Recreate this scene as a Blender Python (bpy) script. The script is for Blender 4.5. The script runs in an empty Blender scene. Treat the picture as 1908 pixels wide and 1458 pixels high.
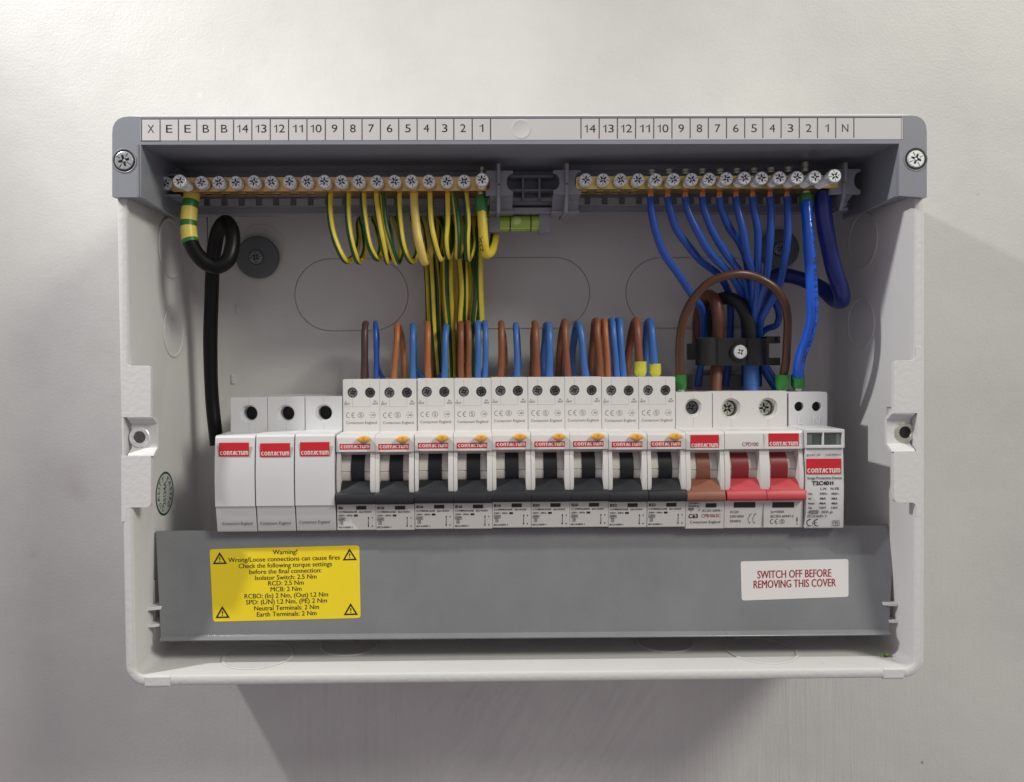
import bpy, bmesh, math, random
from mathutils import Vector, Matrix
from mathutils.geometry import tessellate_polygon
random.seed(7)
SC = bpy.context.scene
COL = SC.collection
MM = 0.001
R = math.radians

# ------------------------------------------------------------------ camera
YAW, PITCH, ROLL = R(0.640268), R(0.687365), R(-0.34515)
CX, CY, D, F = 904.025, 684.171, 413.281, 1414.245
def cam_axes():
    cy, sy, cp, sp, cr, sr = math.cos(YAW), math.sin(YAW), math.cos(PITCH), math.sin(PITCH), math.cos(ROLL), math.sin(ROLL)
    f = Vector((sy*cp, cy*cp, -sp))
    r = Vector((cy, -sy, 0)); u = r.cross(f)
    return cr*r+sr*u, -sr*r+cr*u, f
CR, CU, CF = cam_axes()
cam = bpy.data.cameras.new('camera'); camo = bpy.data.objects.new('camera', cam); COL.objects.link(camo)
m = Matrix((CR, CU, -CF)).transposed().to_4x4(); m.translation = Vector((0, -D*MM, 0))
camo.matrix_world = m
cam.sensor_fit = 'HORIZONTAL'; cam.sensor_width = 36; cam.lens = 36*F/1908
cam.shift_x = (954-CX)/1908; cam.shift_y = (CY-729)/1908
cam.clip_start = 0.01; cam.clip_end = 50
SC.camera = camo
SC.render.resolution_x = 1024; SC.render.resolution_y = 782
SC.view_settings.view_transform = 'Standard'; SC.view_settings.look = 'None'
SC.view_settings.exposure = 0.0; SC.view_settings.gamma = 1

# ------------------------------------------------------------------ world and lamps
w = bpy.data.worlds.new('World'); SC.world = w; w.use_nodes = True
bg = w.node_tree.nodes['Background']; bg.inputs[1].default_value = 0.36
# the room round the box: pale ceiling above, darker floor below
_n = w.node_tree.nodes; _l = w.node_tree.links
_tc = _n.new('ShaderNodeTexCoord'); _sx = _n.new('ShaderNodeSeparateXYZ'); _cr = _n.new('ShaderNodeValToRGB'); _mr = _n.new('ShaderNodeMapRange')
_mr.inputs['From Min'].default_value = -1; _mr.inputs['From Max'].default_value = 1
_l.new(_tc.outputs['Generated'], _sx.inputs[0]); _l.new(_sx.outputs['Z'], _mr.inputs[0]); _l.new(_mr.outputs[0], _cr.inputs[0]); _l.new(_cr.outputs[0], bg.inputs[0])
_cr.color_ramp.elements[0].color = (0.56, 0.48, 0.515, 1); _cr.color_ramp.elements[1].color = (1.14, 1.06, 1.10, 1)
def lamp(name, direction, dist, size, power, col, target=(20, 0, 0)):
    l = bpy.data.lights.new(name, 'AREA'); l.shape = 'DISK'; l.size = size; l.energy = power; l.color = col
    o = bpy.data.objects.new(name, l); COL.objects.link(o)
    d = Vector(direction).normalized(); t = Vector(target)*MM
    o.location = t - d*dist; o.rotation_euler = (d).to_track_quat('-Z', 'Y').to_euler()
    return o
# a small work lamp close by at the upper left, a soft ceiling lamp at the upper right
def torch(name, pos, aim, radius, power, col, cone):
    l = bpy.data.lights.new(name, 'SPOT'); l.energy = power; l.color = col; l.shadow_soft_size = radius; l.spot_size = R(cone); l.spot_blend = 1.0
    o = bpy.data.objects.new(name, l); COL.objects.link(o)
    p = Vector((pos[0], -pos[1], pos[2])); a = Vector((aim[0], -aim[1], aim[2]))
    o.location = p*MM; o.rotation_euler = (a-p).to_track_quat('-Z', 'Y').to_euler()
torch('work_lamp', (-443, 225, 420), (330, 0, -220), 0.013, 12.5, (1.0, 0.995, 0.97), 80)
lamp('ceiling_lamp', (-1.05, 1, -1.0), 1.9, 0.5, 19.0, (1.0, 0.99, 0.86))

# ------------------------------------------------------------------ projection helpers (photo pixel + distance off the wall, in mm)
def P(px, py, d):
    v = CF + CR*((px-CX)/F) - CU*((py-CY)/F)
    t = (D-d)/v.y
    return Vector((v.x*t, d, v.z*t))           # (X, d, Z) in mm
def S(d): return F/(D-d)
def W(p): return Vector((p[0]*MM, -p[1]*MM, p[2]*MM))

# ------------------------------------------------------------------ materials
def lin(c):
    return tuple((x/255/12.92 if x/255 <= 0.04045 else ((x/255+0.055)/1.055)**2.4) for x in c)
def mat(name, rgb, rough=0.5, metal=0.0, bump=0.0, bscale=1500, var=0.0, vscale=60, spec=0.5, linear=False, coat=0.0, trans=0.0, rvar=0.0):
    m = bpy.data.materials.new(name); m.use_nodes = True
    nt = m.node_tree; b = nt.nodes['Principled BSDF']
    c = rgb if linear else lin(rgb)
    b.inputs['Base Color'].default_value = (*c, 1); b.inputs['Roughness'].default_value = rough
    b.inputs['Metallic'].default_value = metal; b.inputs['Specular IOR Level'].default_value = spec
    b.inputs['Coat Weight'].default_value = coat; b.inputs['Transmission Weight'].default_value = trans
    tc = nt.nodes.new('ShaderNodeTexCoord')
    if bump:
        n = nt.nodes.new('ShaderNodeTexNoise'); n.inputs['Scale'].default_value = bscale; n.inputs['Detail'].default_value = 3
        bp = nt.nodes.new('ShaderNodeBump'); bp.inputs['Strength'].default_value = 1.0; bp.inputs['Distance'].default_value = bump*MM
        nt.links.new(tc.outputs['Object'], n.inputs['Vector']); nt.links.new(n.outputs[0], bp.inputs['Height']); nt.links.new(bp.outputs[0], b.inputs['Normal'])
    if var:
        n = nt.nodes.new('ShaderNodeTexNoise'); n.inputs['Scale'].default_value = vscale; n.inputs['Detail'].default_value = 6; n.inputs['Roughness'].default_value = 0.65
        r = nt.nodes.new('ShaderNodeMapRange'); r.inputs['From Min'].default_value = 0.3; r.inputs['From Max'].default_value = 0.7
        r.inputs['To Min'].default_value = 1-var; r.inputs['To Max'].default_value = 1+var
        mx = nt.nodes.new('ShaderNodeVectorMath'); mx.operation = 'SCALE'; mx.inputs[0].default_value = c
        nt.links.new(tc.outputs['Object'], n.inputs['Vector']); nt.links.new(n.outputs[0], r.inputs[0]); nt.links.new(r.outputs[0], mx.inputs['Scale']); nt.links.new(mx.outputs[0], b.inputs['Base Color'])
        if rvar:
            r2 = nt.nodes.new('ShaderNodeMapRange'); r2.inputs['From Min'].default_value = 0.3; r2.inputs['From Max'].default_value = 0.7
            r2.inputs['To Min'].default_value = rough-rvar; r2.inputs['To Max'].default_value = rough+rvar
            nt.links.new(n.outputs[0], r2.inputs[0]); nt.links.new(r2.outputs[0], b.inputs['Roughness'])
    return m

def speckle(m, amount=0.12, scale=900, col=(0.5, 0.5, 0.5)):
    """pale dust specks on a plastic"""
    nt = m.node_tree; b = nt.nodes['Principled BSDF']
    tc = nt.nodes.new('ShaderNodeTexCoord'); v = nt.nodes.new('ShaderNodeTexVoronoi'); v.inputs['Scale'].default_value = scale
    r = nt.nodes.new('ShaderNodeMapRange'); r.inputs['From Min'].default_value = 0.0; r.inputs['From Max'].default_value = 0.22
    r.inputs['To Min'].default_value = 1.0; r.inputs['To Max'].default_value = 0.0
    n = nt.nodes.new('ShaderNodeTexNoise'); n.inputs['Scale'].default_value = 150; n.inputs['Detail'].default_value = 4
    r3 = nt.nodes.new('ShaderNodeMapRange'); r3.inputs['From Min'].default_value = 0.52; r3.inputs['From Max'].default_value = 0.7
    r3.inputs['To Max'].default_value = amount
    mu = nt.nodes.new('ShaderNodeMath'); mu.operation = 'MULTIPLY'
    mx = nt.nodes.new('ShaderNodeMix'); mx.data_type = 'RGBA'
    old = b.inputs['Base Color']
    if old.links: nt.links.new(old.links[0].from_socket, mx.inputs[6])
    else: mx.inputs[6].default_value = old.default_value
    mx.inputs[7].default_value = (*col, 1)
    nt.links.new(tc.outputs['Object'], v.inputs['Vector']); nt.links.new(tc.outputs['Object'], n.inputs['Vector'])
    nt.links.new(v.outputs['Distance'], r.inputs[0]); nt.links.new(n.outputs[0], r3.inputs[0])
    nt.links.new(r.outputs[0], mu.inputs[0]); nt.links.new(r3.outputs[0], mu.inputs[1])
    nt.links.new(mu.outputs[0], mx.inputs[0]); nt.links.new(mx.outputs[2], b.inputs['Base Color'])

M = {}
M['powder'] = mat('white_powder_coat', (0.70, 0.70, 0.70), 0.45, bump=0.18, bscale=420, linear=True)
M['powder_in'] = mat('white_coat_inside', (0.66, 0.655, 0.65), 0.5, bump=0.02, bscale=2500, linear=True, var=0.03, vscale=25)
speckle(M['powder_in'], 0.5, 260, (0.3, 0.29, 0.28))
M['white'] = mat('white_device_plastic', (0.66, 0.65, 0.635), 0.38, bump=0.006, bscale=3000, linear=True, var=0.03, vscale=45)
M['white2'] = mat('cool_white_plastic', (0.66, 0.665, 0.68), 0.42, bump=0.006, bscale=3000, linear=True, var=0.025, vscale=45)
M['drum'] = mat('ivory_drum_plastic', (0.60, 0.58, 0.54), 0.25, linear=True)
M['grey'] = mat('grey_moulded_plastic', (0.26, 0.273, 0.312), 0.38, bump=0.01, bscale=2500, linear=True, var=0.04, vscale=40)
speckle(M['grey'], 0.5, 1100, (0.5, 0.5, 0.52))
M['shield'] = mat('grey_shield_plastic', (0.205, 0.213, 0.225), 0.27, bump=0.01, bscale=1200, linear=True, var=0.10, vscale=22, rvar=0.08)
speckle(M['shield'], 0.25, 1500, (0.4, 0.42, 0.45))
M['black'] = mat('black_toggle_plastic', (0.0125, 0.014, 0.018), 0.5, bump=0.012, bscale=1500, linear=True, var=0.25, vscale=120, spec=0.35)
speckle(M['black'], 0.5, 1600, (0.25, 0.25, 0.26))
M['blackp'] = mat('black_plastic', (0.012, 0.012, 0.013), 0.4, linear=True)
M['hole'] = mat('painted_recess_shade', (0.006, 0.006, 0.006), 0.6, linear=True)  # near-black colour stands in for the shade inside bores and holes
M['brownt'] = mat('brown_toggle_plastic', (0.235, 0.085, 0.05), 0.38, linear=True, var=0.08, vscale=90)
M['redt'] = mat('red_toggle_plastic', (0.48, 0.05, 0.062), 0.42, linear=True, var=0.06, vscale=90)
M['redt2'] = mat('dark_red_stem_plastic', (0.24, 0.02, 0.028), 0.35, linear=True)
M['redp'] = mat('red_print', (0.60, 0.018, 0.028), 0.42, linear=True, var=0.04, vscale=200)
M['redink'] = mat('red_ink', (0.30, 0.012, 0.016), 0.5, linear=True)
M['inkw'] = mat('white_ink', (0.72, 0.70, 0.68), 0.5, linear=True)
M['ink'] = mat('black_ink', (0.012, 0.012, 0.012), 0.5, linear=True)
M['inkg'] = mat('grey_ink', (0.13, 0.13, 0.14), 0.5, linear=True)
M['yellow'] = mat('yellow_sticker', (0.84, 0.65, 0.014), 0.38, linear=True, var=0.02, vscale=40)
M['sticker'] = mat('white_sticker', (0.72, 0.70, 0.70), 0.45, linear=True, var=0.015, vscale=60)
M['paper'] = mat('label_paper', (0.62, 0.62, 0.62), 0.35, linear=True, var=0.02, vscale=30, coat=0.2)
M['button'] = mat('orange_test_button', (0.80, 0.42, 0.07), 0.35, linear=True)
M['brass'] = mat('brass', (0.72, 0.55, 0.18), 0.32, 1.0, bump=0.02, bscale=700, linear=True, var=0.15, vscale=150)
M['bronze'] = mat('bronze', (0.70, 0.47, 0.19), 0.34, 1.0, bump=0.02, bscale=700, linear=True, var=0.18, vscale=150)
M['zinc'] = mat('zinc_plated_steel', (0.84, 0.87, 0.88), 0.34, 0.4, bump=0.05, bscale=1800, linear=True, var=0.25, vscale=900)
M['zinc_in'] = mat('zinc_recess_shade', (0.035, 0.05, 0.075), 0.3, 0.7, bump=0.08, bscale=2500, linear=True, var=0.6, vscale=1500)  # dark copy of the zinc, recess shade put into its colour
M['screwmid'] = mat('scratched_zinc', (0.50, 0.51, 0.53), 0.33, 0.6, bump=0.06, bscale=1500, linear=True, var=0.35, vscale=900)
M['steel'] = mat('dull_steel', (0.20, 0.20, 0.19), 0.35, 0.9, bump=0.04, bscale=1500, linear=True, var=0.5, vscale=1200)
M['nickel'] = mat('yellowed_nickel', (0.62, 0.64, 0.54), 0.38, 0.75, bump=0.02, bscale=1500, linear=True, var=0.1, vscale=500)
M['copper'] = mat('bare_copper', (0.75, 0.30, 0.16), 0.3, 0.9, bump=0.06, bscale=3000, linear=True, var=0.3, vscale=2000)
M['wblue'] = mat('blue_insulation', (0.020, 0.09, 0.43), 0.33, linear=True, var=0.06, vscale=80)
M['wblue2'] = mat('light_blue_insulation', (0.055, 0.17, 0.50), 0.42, linear=True, var=0.06, vscale=80)
M['wbright'] = mat('bright_blue_insulation', (0.012, 0.10, 0.62), 0.18, linear=True)
M['wnavy'] = mat('dark_blue_insulation', (0.014, 0.03, 0.20), 0.3, linear=True, var=0.1, vscale=60)
M['wbrown'] = mat('brown_insulation', (0.10, 0.042, 0.023), 0.36, linear=True, var=0.08, vscale=80)
M['wdark'] = mat('dark_brown_insulation', (0.075, 0.045, 0.042), 0.42, linear=True, var=0.12, vscale=300)
M['worange'] = mat('orange_brown_insulation', (0.42, 0.15, 0.05), 0.45, linear=True, var=0.06, vscale=80)
M['wred'] = mat('red_brown_insulation', (0.26, 0.09, 0.042), 0.45, linear=True, var=0.06, vscale=80)
M['wtail'] = mat('brown_tail_insulation', (0.165, 0.062, 0.034), 0.42, linear=True, var=0.06, vscale=80)
M['wgrey'] = mat('grey_black_sheath', (0.016, 0.018, 0.018), 0.55, linear=True)
M['wblack'] = mat('black_cable_sheath', (0.004, 0.004, 0.0045), 0.4, linear=True, spec=0.25)
M['wyel'] = mat('yellow_insulation', (0.76, 0.60, 0.05), 0.38, linear=True, var=0.05, vscale=80)
M['wyel2'] = mat('pale_yellow_insulation', (0.82, 0.63, 0.15), 0.45, linear=True, var=0.04, vscale=80)
M['wgrn'] = mat('green_stripe_insulation', (0.012, 0.085, 0.03), 0.36, linear=True)
M['tapeg'] = mat('green_tape', (0.018, 0.17, 0.035), 0.4, linear=True)
M['tapey'] = mat('yellow_tape', (0.68, 0.55, 0.11), 0.42, linear=True)
M['ferg'] = mat('green_ferrule_plastic', (0.028, 0.19, 0.035), 0.28, linear=True)
M['fery'] = mat('yellow_ferrule_plastic', (0.62, 0.60, 0.06), 0.4, linear=True)
M['vial'] = mat('green_vial_acrylic', (0.34, 0.52, 0.045), 0.08, linear=True, spec=0.8, coat=0.6)
M['bubble'] = mat('vial_bubble', (0.55, 0.70, 0.20), 0.05, linear=True, coat=0.8)
M['window'] = mat('grey_indicator_window', (0.16, 0.19, 0.18), 0.12, linear=True, coat=0.5)
M['grommet'] = mat('dark_grommet_rubber', (0.13, 0.14, 0.15), 0.4, linear=True, bump=0.01, bscale=1500)
M['debris'] = mat('green_scrap', (0.12, 0.22, 0.02), 0.5, linear=True)

# ------------------------------------------------------------------ mesh builder, everything in mm (X, d, Z)
class MB:
    def __init__(s): s.v = []; s.f = []; s.mi = []
    def add(s, verts, faces, mi=0):
        o = len(s.v); s.v += [tuple(v) for v in verts]
        for f in faces: s.f.append(tuple(i+o for i in f)); s.mi.append(mi)
        return s
    def box(s, x0, x1, d0, d1, z0, z1, mi=0):
        v = [(x, d, z) for x in (x0, x1) for d in (d0, d1) for z in (z0, z1)]
        return s.add(v, [(0,1,3,2),(4,6,7,5),(0,4,5,1),(2,3,7,6),(0,2,6,4),(1,5,7,3)], mi)
    def boxp(s, px0, py0, px1, py1, d0, d1, mi=0):
        a = P(px0, py0, d1); b = P(px1, py1, d1)
        return s.box(a.x, b.x, d0, d1, b.z, a.z, mi)
    def prism(s, out, d0, d1, holes=(), mi=0):
        """outline in (X,Z), extruded along the depth axis; holes are real openings"""
        loops = [list(out)]+[list(h) for h in holes]
        flat = [p for l in loops for p in l]; n = len(flat)
        tris = tessellate_polygon([[Vector((p[0], p[1], 0)) for p in l] for l in loops])
        v = [(p[0], d1, p[1]) for p in flat]+[(p[0], d0, p[1]) for p in flat]
        f = [tuple(t) for t in tris]+[(t[2]+n, t[1]+n, t[0]+n) for t in tris]
        o = 0
        for l in loops:
            k = len(l)
            for i in range(k): f.append((o+i, o+(i+1) % k, n+o+(i+1) % k, n+o+i))
            o += k
        return s.add(v, f, mi)
    def sheet(s, out, d, holes=(), mi=0):
        loops = [list(out)]+[list(h) for h in holes]
        flat = [p for l in loops for p in l]
        tris = tessellate_polygon([[Vector((p[0], p[1], 0)) for p in l] for l in loops])
        return s.add([(p[0], d, p[1]) for p in flat], [tuple(t) for t in tris], mi)
    def side(s, prof, x0, x1, mi=0):
        """profile in (d,Z), extruded along X"""
        n = len(prof)
        v = [(x0, p[0], p[1]) for p in prof]+[(x1, p[0], p[1]) for p in prof]
        tris = tessellate_polygon([[Vector((p[0], p[1], 0)) for p in prof]])
        f = [tuple(t) for t in tris]+[(t[2]+n, t[1]+n, t[0]+n) for t in tris]+[(i, (i+1) % n, n+(i+1) % n, n+i) for i in range(n)]
        return s.add(v, f, mi)
    def lathe(s, c, prof, axis='d', n=24, mi=0):
        """profile list of (radius, offset along axis)"""
        v = []; f = []
        for r, o in prof:
            for i in range(n):
                a = 2*math.pi*i/n; p, q = r*math.cos(a), r*math.sin(a)
                v.append((c[0]+p, c[1]+o, c[2]+q) if axis == 'd' else ((c[0]+p, c[1]+q, c[2]+o) if axis == 'z' else (c[0]+o, c[1]+p, c[2]+q)))
        m_ = len(prof)
        for j in range(m_-1):
            for i in range(n):
                f.append((j*n+i, j*n+(i+1) % n, (j+1)*n+(i+1) % n, (j+1)*n+i))
        f.append(tuple(range(n))); f.append(tuple(reversed(range((m_-1)*n, m_*n))))
        return s.add(v, f, mi)
    def tube(s, pts, r, mi=0, n=14, seg=8, stripe=None, rad=None, band=None, phase=0.0, twist=0.0):
        """tube through mm points; stripe=(half angle in faces, material index); radius can vary"""
        cp = catmull(pts, seg); fr = frames(cp); v = []; f = []; mm = []
        L = len(cp)
        for k, (c, (t, a, b)) in enumerate(zip(cp, fr)):
            rr = r if rad is None else rad(k/(L-1))*r
            for i in range(n):
                th = 2*math.pi*i/n+phase+twist*k/(L-1)
                v.append(c+(a*math.cos(th)+b*math.sin(th))*rr)
        for k in range(L-1):
            for i in range(n):
                f.append((k*n+i, k*n+(i+1) % n, (k+1)*n+(i+1) % n, (k+1)*n+i))
                q = mi
                if stripe and (i in stripe[0]): q = stripe[1]
                if band: q = band(k/(L-1))
                mm.append(q)
        f.append(tuple(range(n))); mm.append(mi if not band else band(0)); f.append(tuple(range((L-1)*n, L*n))); mm.append(mi if not band else band(1))
        o = len(s.v); s.v += [tuple(q) for q in v]
        for q, g in zip(f, mm): s.f.append(tuple(i+o for i in q)); s.mi.append(g)
        return s
    def mesh(s, name, mats, origin, bevel=0.0, segs=1, smooth=True, ang=None, recalc=True):
        if ang is None or (bevel and ang > 25): ang = 22 if bevel else 35
        me = bpy.data.meshes.new(name); o = Vector(origin)
        me.from_pydata([W(Vector(v)-o) for v in s.v], [], s.f)
        for i, p in enumerate(me.polygons): p.material_index = s.mi[i]
        for m_ in (mats if isinstance(mats, (list, tuple)) else [mats]): me.materials.append(M[m_])
        bm = bmesh.new(); bm.from_mesh(me)
        if recalc: bmesh.ops.recalc_face_normals(bm, faces=bm.faces)
        if bevel:
            es = [e for e in bm.edges if len(e.link_faces) == 2 and e.calc_face_angle(0) > R(25)]
            bmesh.ops.bevel(bm, geom=es, offset=bevel*MM, segments=segs, profile=0.5, affect='EDGES', clamp_overlap=True)
        bm.to_mesh(me); bm.free()
        if smooth:
            me.polygons.foreach_set('use_smooth', [True]*len(me.polygons)); me.set_sharp_from_angle(angle=R(ang))
        me.update()
        return me

def catmull(pts, seg=8):
    p = [Vector(q) for q in pts]
    if len(p) < 2: return p
    p = [p[0]*2-p[1]]+p+[p[-1]*2-p[-2]]; out = []
    for i in range(1, len(p)-2):
        a, b, c, d = p[i-1:i+3]
        ta, tb, tc, td = 0, 0, 0, 0
        tb = ta+max((b-a).length, 1e-4)**0.5; tc = tb+max((c-b).length, 1e-4)**0.5; td = tc+max((d-c).length, 1e-4)**0.5
        for k in range(seg):
            t = tb+(tc-tb)*k/seg
            A1 = a*((tb-t)/(tb-ta))+b*((t-ta)/(tb-ta)); A2 = b*((tc-t)/(tc-tb))+c*((t-tb)/(tc-tb)); A3 = c*((td-t)/(td-tc))+d*((t-tc)/(td-tc))
            B1 = A1*((tc-t)/(tc-ta))+A2*((t-ta)/(tc-ta)); B2 = A2*((td-t)/(td-tb))+A3*((t-tb)/(td-tb))
            out.append(B1*((tc-t)/(tc-tb))+B2*((t-tb)/(tc-tb)))
    out.append(p[-2]); return out
def frames(c):
    """frames along a curve; a is kept as near as possible to 'towards the room' at the start, then transported"""
    fr = []; prev = None
    for k in range(len(c)):
        t = (c[min(k+1, len(c)-1)]-c[max(k-1, 0)]).normalized()
        if prev is None:
            a = Vector((0, 1, 0)); a = (a-t*a.dot(t))
            if a.length < 0.1: a = Vector((0, 0, 1))-t*t.z
            a.normalize()
        else:
            a = prev-t*prev.dot(t); a.normalize()
        fr.append((t, a, t.cross(a))); prev = a
    return fr

ONAMES = {}
def newobj(name, data):
    o = bpy.data.objects.new(name, data); COL.objects.link(o); return o
def tag(o, label=None, cat=None, group=None, kind=None):
    if label: o['label'] = label
    if cat: o['category'] = cat
    if group: o['group'] = group
    if kind: o['kind'] = kind
    return o
class Thing:
    def __init__(s, name, label, cat, loc, group=None):
        s.o = newobj(name, None); s.L = Vector(loc); s.o.location = W(loc); s.o.empty_display_size = 0.01
        tag(s.o, label, cat, group)
    def part(s, name, mb, mats, parent=None, label=None, **k):
        o = newobj(name, mb.mesh(name, mats, s.L, **k)); o.parent = parent or s.o
        if label: o['label'] = label
        return o
def solo(name, mb, mats, label, cat, group=None, kind=None, **k):
    n = len(mb.v); c = Vector((sum(v[0] for v in mb.v)/n, sum(v[1] for v in mb.v)/n, min(v[2] for v in mb.v)))
    o = newobj(name, mb.mesh(name, mats, c, **k)); o.location = W(c)
    return tag(o, label, cat, group, kind)
def children(o): return [c for c in bpy.data.objects if c.parent == o]
def copy_tree(o, parent=None):
    kids = children(o); c = o.copy(); COL.objects.link(c); c.parent = parent
    for k in kids: copy_tree(k, c)
    return c

# ------------------------------------------------------------------ outlines
def circ(cx, cz, r, n=28, ry=None):
    ry = r if ry is None else ry
    return [(cx+r*math.cos(2*math.pi*i/n), cz+ry*math.sin(2*math.pi*i/n)) for i in range(n)]
def rrect(x0, x1, z0, z1, r, n=5):
    out = []
    for cx, cz, a0 in ((x1-r, z1-r, 0), (x0+r, z1-r, 90), (x0+r, z0+r, 180), (x1-r, z0+r, 270)):
        for i in range(n+1):
            a = R(a0+90*i/n); out.append((cx+r*math.cos(a), cz+r*math.sin(a)))
    return out
def rect(x0, x1, z0, z1): return [(x1, z1), (x0, z1), (x0, z0), (x1, z0)]
def rectp(px0, py0, px1, py1, d):
    a = P(px0, py0, d); b = P(px1, py1, d); return rect(a.x, b.x, b.z, a.z)
def quadp(pts, d): return [(P(x, y, d).x, P(x, y, d).z) for x, y in pts]
def roundpoly(pts, rad, n=5):
    out = []; k = len(pts)
    for i in range(k):
        p = Vector(pts[i]); a = Vector(pts[i-1]); b = Vector(pts[(i+1) % k])
        r = rad[i] if isinstance(rad, (list, tuple)) else rad
        if r <= 0: out.append(tuple(p)); continue
        da = (a-p).normalized(); db = (b-p).normalized()
        p0 = p+da*r; p1 = p+db*r
        for j in range(n+1):
            t = j/n; q = p0*(1-t)**2+p*2*t*(1-t)+p1*t*t; out.append(tuple(q))
    return out
def stadium(x0, x1, z0, z1, n=14): return rrect(x0, x1, z0, z1, (z1-z0)/2*0.999, n)

# ------------------------------------------------------------------ lettering
_tc = {}
def glyphs(s, off=0.0):
    """flat lettering; strings with the figure 1 are set letter by letter, that figure with its own flag"""
    k = (s, off)
    if k in _tc: return _tc[k]
    if '1' in s:
        H = cap(); V = []; Fc = []; x = 0.0; o = off*0.9
        run = ''
        def flush(run, x):
            v, f = glyphs(run, off); n = len(V); a = min(p[0] for p in v); b = max(p[0] for p in v)
            V.extend((p[0]-a+x, p[1]) for p in v); Fc.extend(tuple(i+n for i in q) for q in f); return x+b-a
        for ch in s+'\0':
            if ch in '1\0':
                lead = len(run)-len(run.lstrip()); x += 0.22*lead
                if run.strip(): x = flush(run.strip(), x)+0.07
                x += 0.22*(len(run)-len(run.rstrip())) if run.strip() else 0; run = ''
                if ch == '1':
                    st = 0.075+o*2; n = len(V); r = x+0.24
                    V.extend([(r-st, 0), (r+o, 0), (r+o, H), (r-st*0.8, H), (r-st, H*0.80), (x+0.01, H*0.66), (x+0.01, H*0.76), (r-st*0.8, H*0.9)])
                    Fc.extend([(n, n+1, n+2, n+3, n+7, n+4), (n+4, n+7, n+6, n+5)]); x = r+0.13
            else: run += ch
        _tc[k] = (V, Fc); return _tc[k]
    cu = bpy.data.curves.new('t', 'FONT'); cu.body = s; cu.size = 1; cu.offset = off; cu.resolution_u = 3; cu.fill_mode = 'FRONT'
    o = bpy.data.objects.new('t', cu); COL.objects.link(o)
    dg = bpy.context.evaluated_depsgraph_get(); dg.update()
    me = bpy.data.meshes.new_from_object(o.evaluated_get(dg))
    v = [(q.co.x, q.co.y) for q in me.vertices]; f = [tuple(p.vertices) for p in me.polygons]
    bpy.data.objects.remove(o); bpy.data.meshes.remove(me); bpy.data.curves.remove(cu)
    _tc[k] = (v, f); return _tc[k]
CAP = None
def cap():
    global CAP
    if CAP is None: CAP = max(y for x, y in glyphs('H')[0])
    return CAP
def text(mb, s, x0, x1, yc, h, d, mi=0, off=0.0, slope=-0.010, shear=0.0):
    """lettering whose box runs from pixel x0 to x1, capitals h pixels tall, centred on pixel row yc at x0, lying at depth d"""
    v, f = glyphs(s, off)
    xa = min(p[0] for p in v); xb = max(p[0] for p in v)
    A = P(x0, yc, d); B = P(x1, yc+slope*(x1-x0), d); hh = h/S(d); ux = (B-A)
    k = hh/cap(); L = ux.length; e = ux/L; n = Vector((-e.z, 0, e.x))
    for j in range(2 if h < 4.0 else 1):              # small print is struck a little heavier
        sx = Vector((0, 0.015*j, 0))+e*(hh*0.07*j)
        mb.add([A+e*((p[0]-xa)/(xb-xa)*L*(0.98 if h < 4.0 else 1)+shear*p[1]*k)+n*(p[1]*k-hh/2)+sx for p in v], f, mi)
def bar(mb, x0, y0, x1, y1, wpx, d, mi=0):
    a = P(x0, y0, d); b = P(x1, y1, d); e = (b-a).normalized(); n = Vector((-e.z, 0, e.x))*wpx/S(d)/2
    mb.add([a+n, b+n, b-n, a-n], [(0, 1, 2, 3)], mi)
def frame_px(mb, x0, y0, x1, y1, wpx, d, mi=0):
    bar(mb, x0-wpx/2, y0, x1+wpx/2, y0, wpx, d, mi); bar(mb, x0-wpx/2, y1, x1+wpx/2, y1, wpx, d, mi)
    bar(mb, x0, y0+wpx/2, x0, y1-wpx/2, wpx, d, mi); bar(mb, x1, y0+wpx/2, x1, y1-wpx/2, wpx, d, mi)
def arc(mb, x, y, r, wpx, a0, a1, d, mi=0, n=14):
    c = P(x, y, d); r0 = (r-wpx/2)/S(d); r1 = (r+wpx/2)/S(d); v = []
    for i in range(n+1):
        a = R(a0+(a1-a0)*i/n)
        for q in (r0, r1): v.append((c.x+q*math.cos(a), d, c.z+q*math.sin(a)))
    mb.add(v, [(2*i, 2*i+1, 2*i+3, 2*i+2) for i in range(n)], mi)
def ce_mark(mb, x, y, r, d, wpx, mi=0):
    arc(mb, x, y, r, wpx, 75, 285, d, mi); arc(mb, x+2.15*r, y, r, wpx, 75, 285, d, mi); bar(mb, x+1.15*r+wpx/2, y, x+2.05*r, y, wpx*0.9, d, mi)
def s_mark(mb, x, y, r, d, wpx, mi=0):
    arc(mb, x, y, r, wpx, 0, 360, d, mi, 20); text(mb, 'S', x-r*0.42, x+r*0.42, y, r*1.1, d, mi)
def hex_mark(mb, x, y, r, d, wpx, mi=0):
    pts = [(x+r*math.cos(R(30+60*i)), y+r*math.sin(R(30+60*i))) for i in range(6)]
    for i in range(6):
        a, b = pts[i], pts[(i+1) % 6]
        bar(mb, a[0]*.85+b[0]*.15, a[1]*.85+b[1]*.15, a[0]*.15+b[0]*.85, a[1]*.15+b[1]*.85, wpx, d, mi)
    text(mb, '-25', x-r*0.55, x+r*0.55, y, r*0.55, d, mi)
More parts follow.
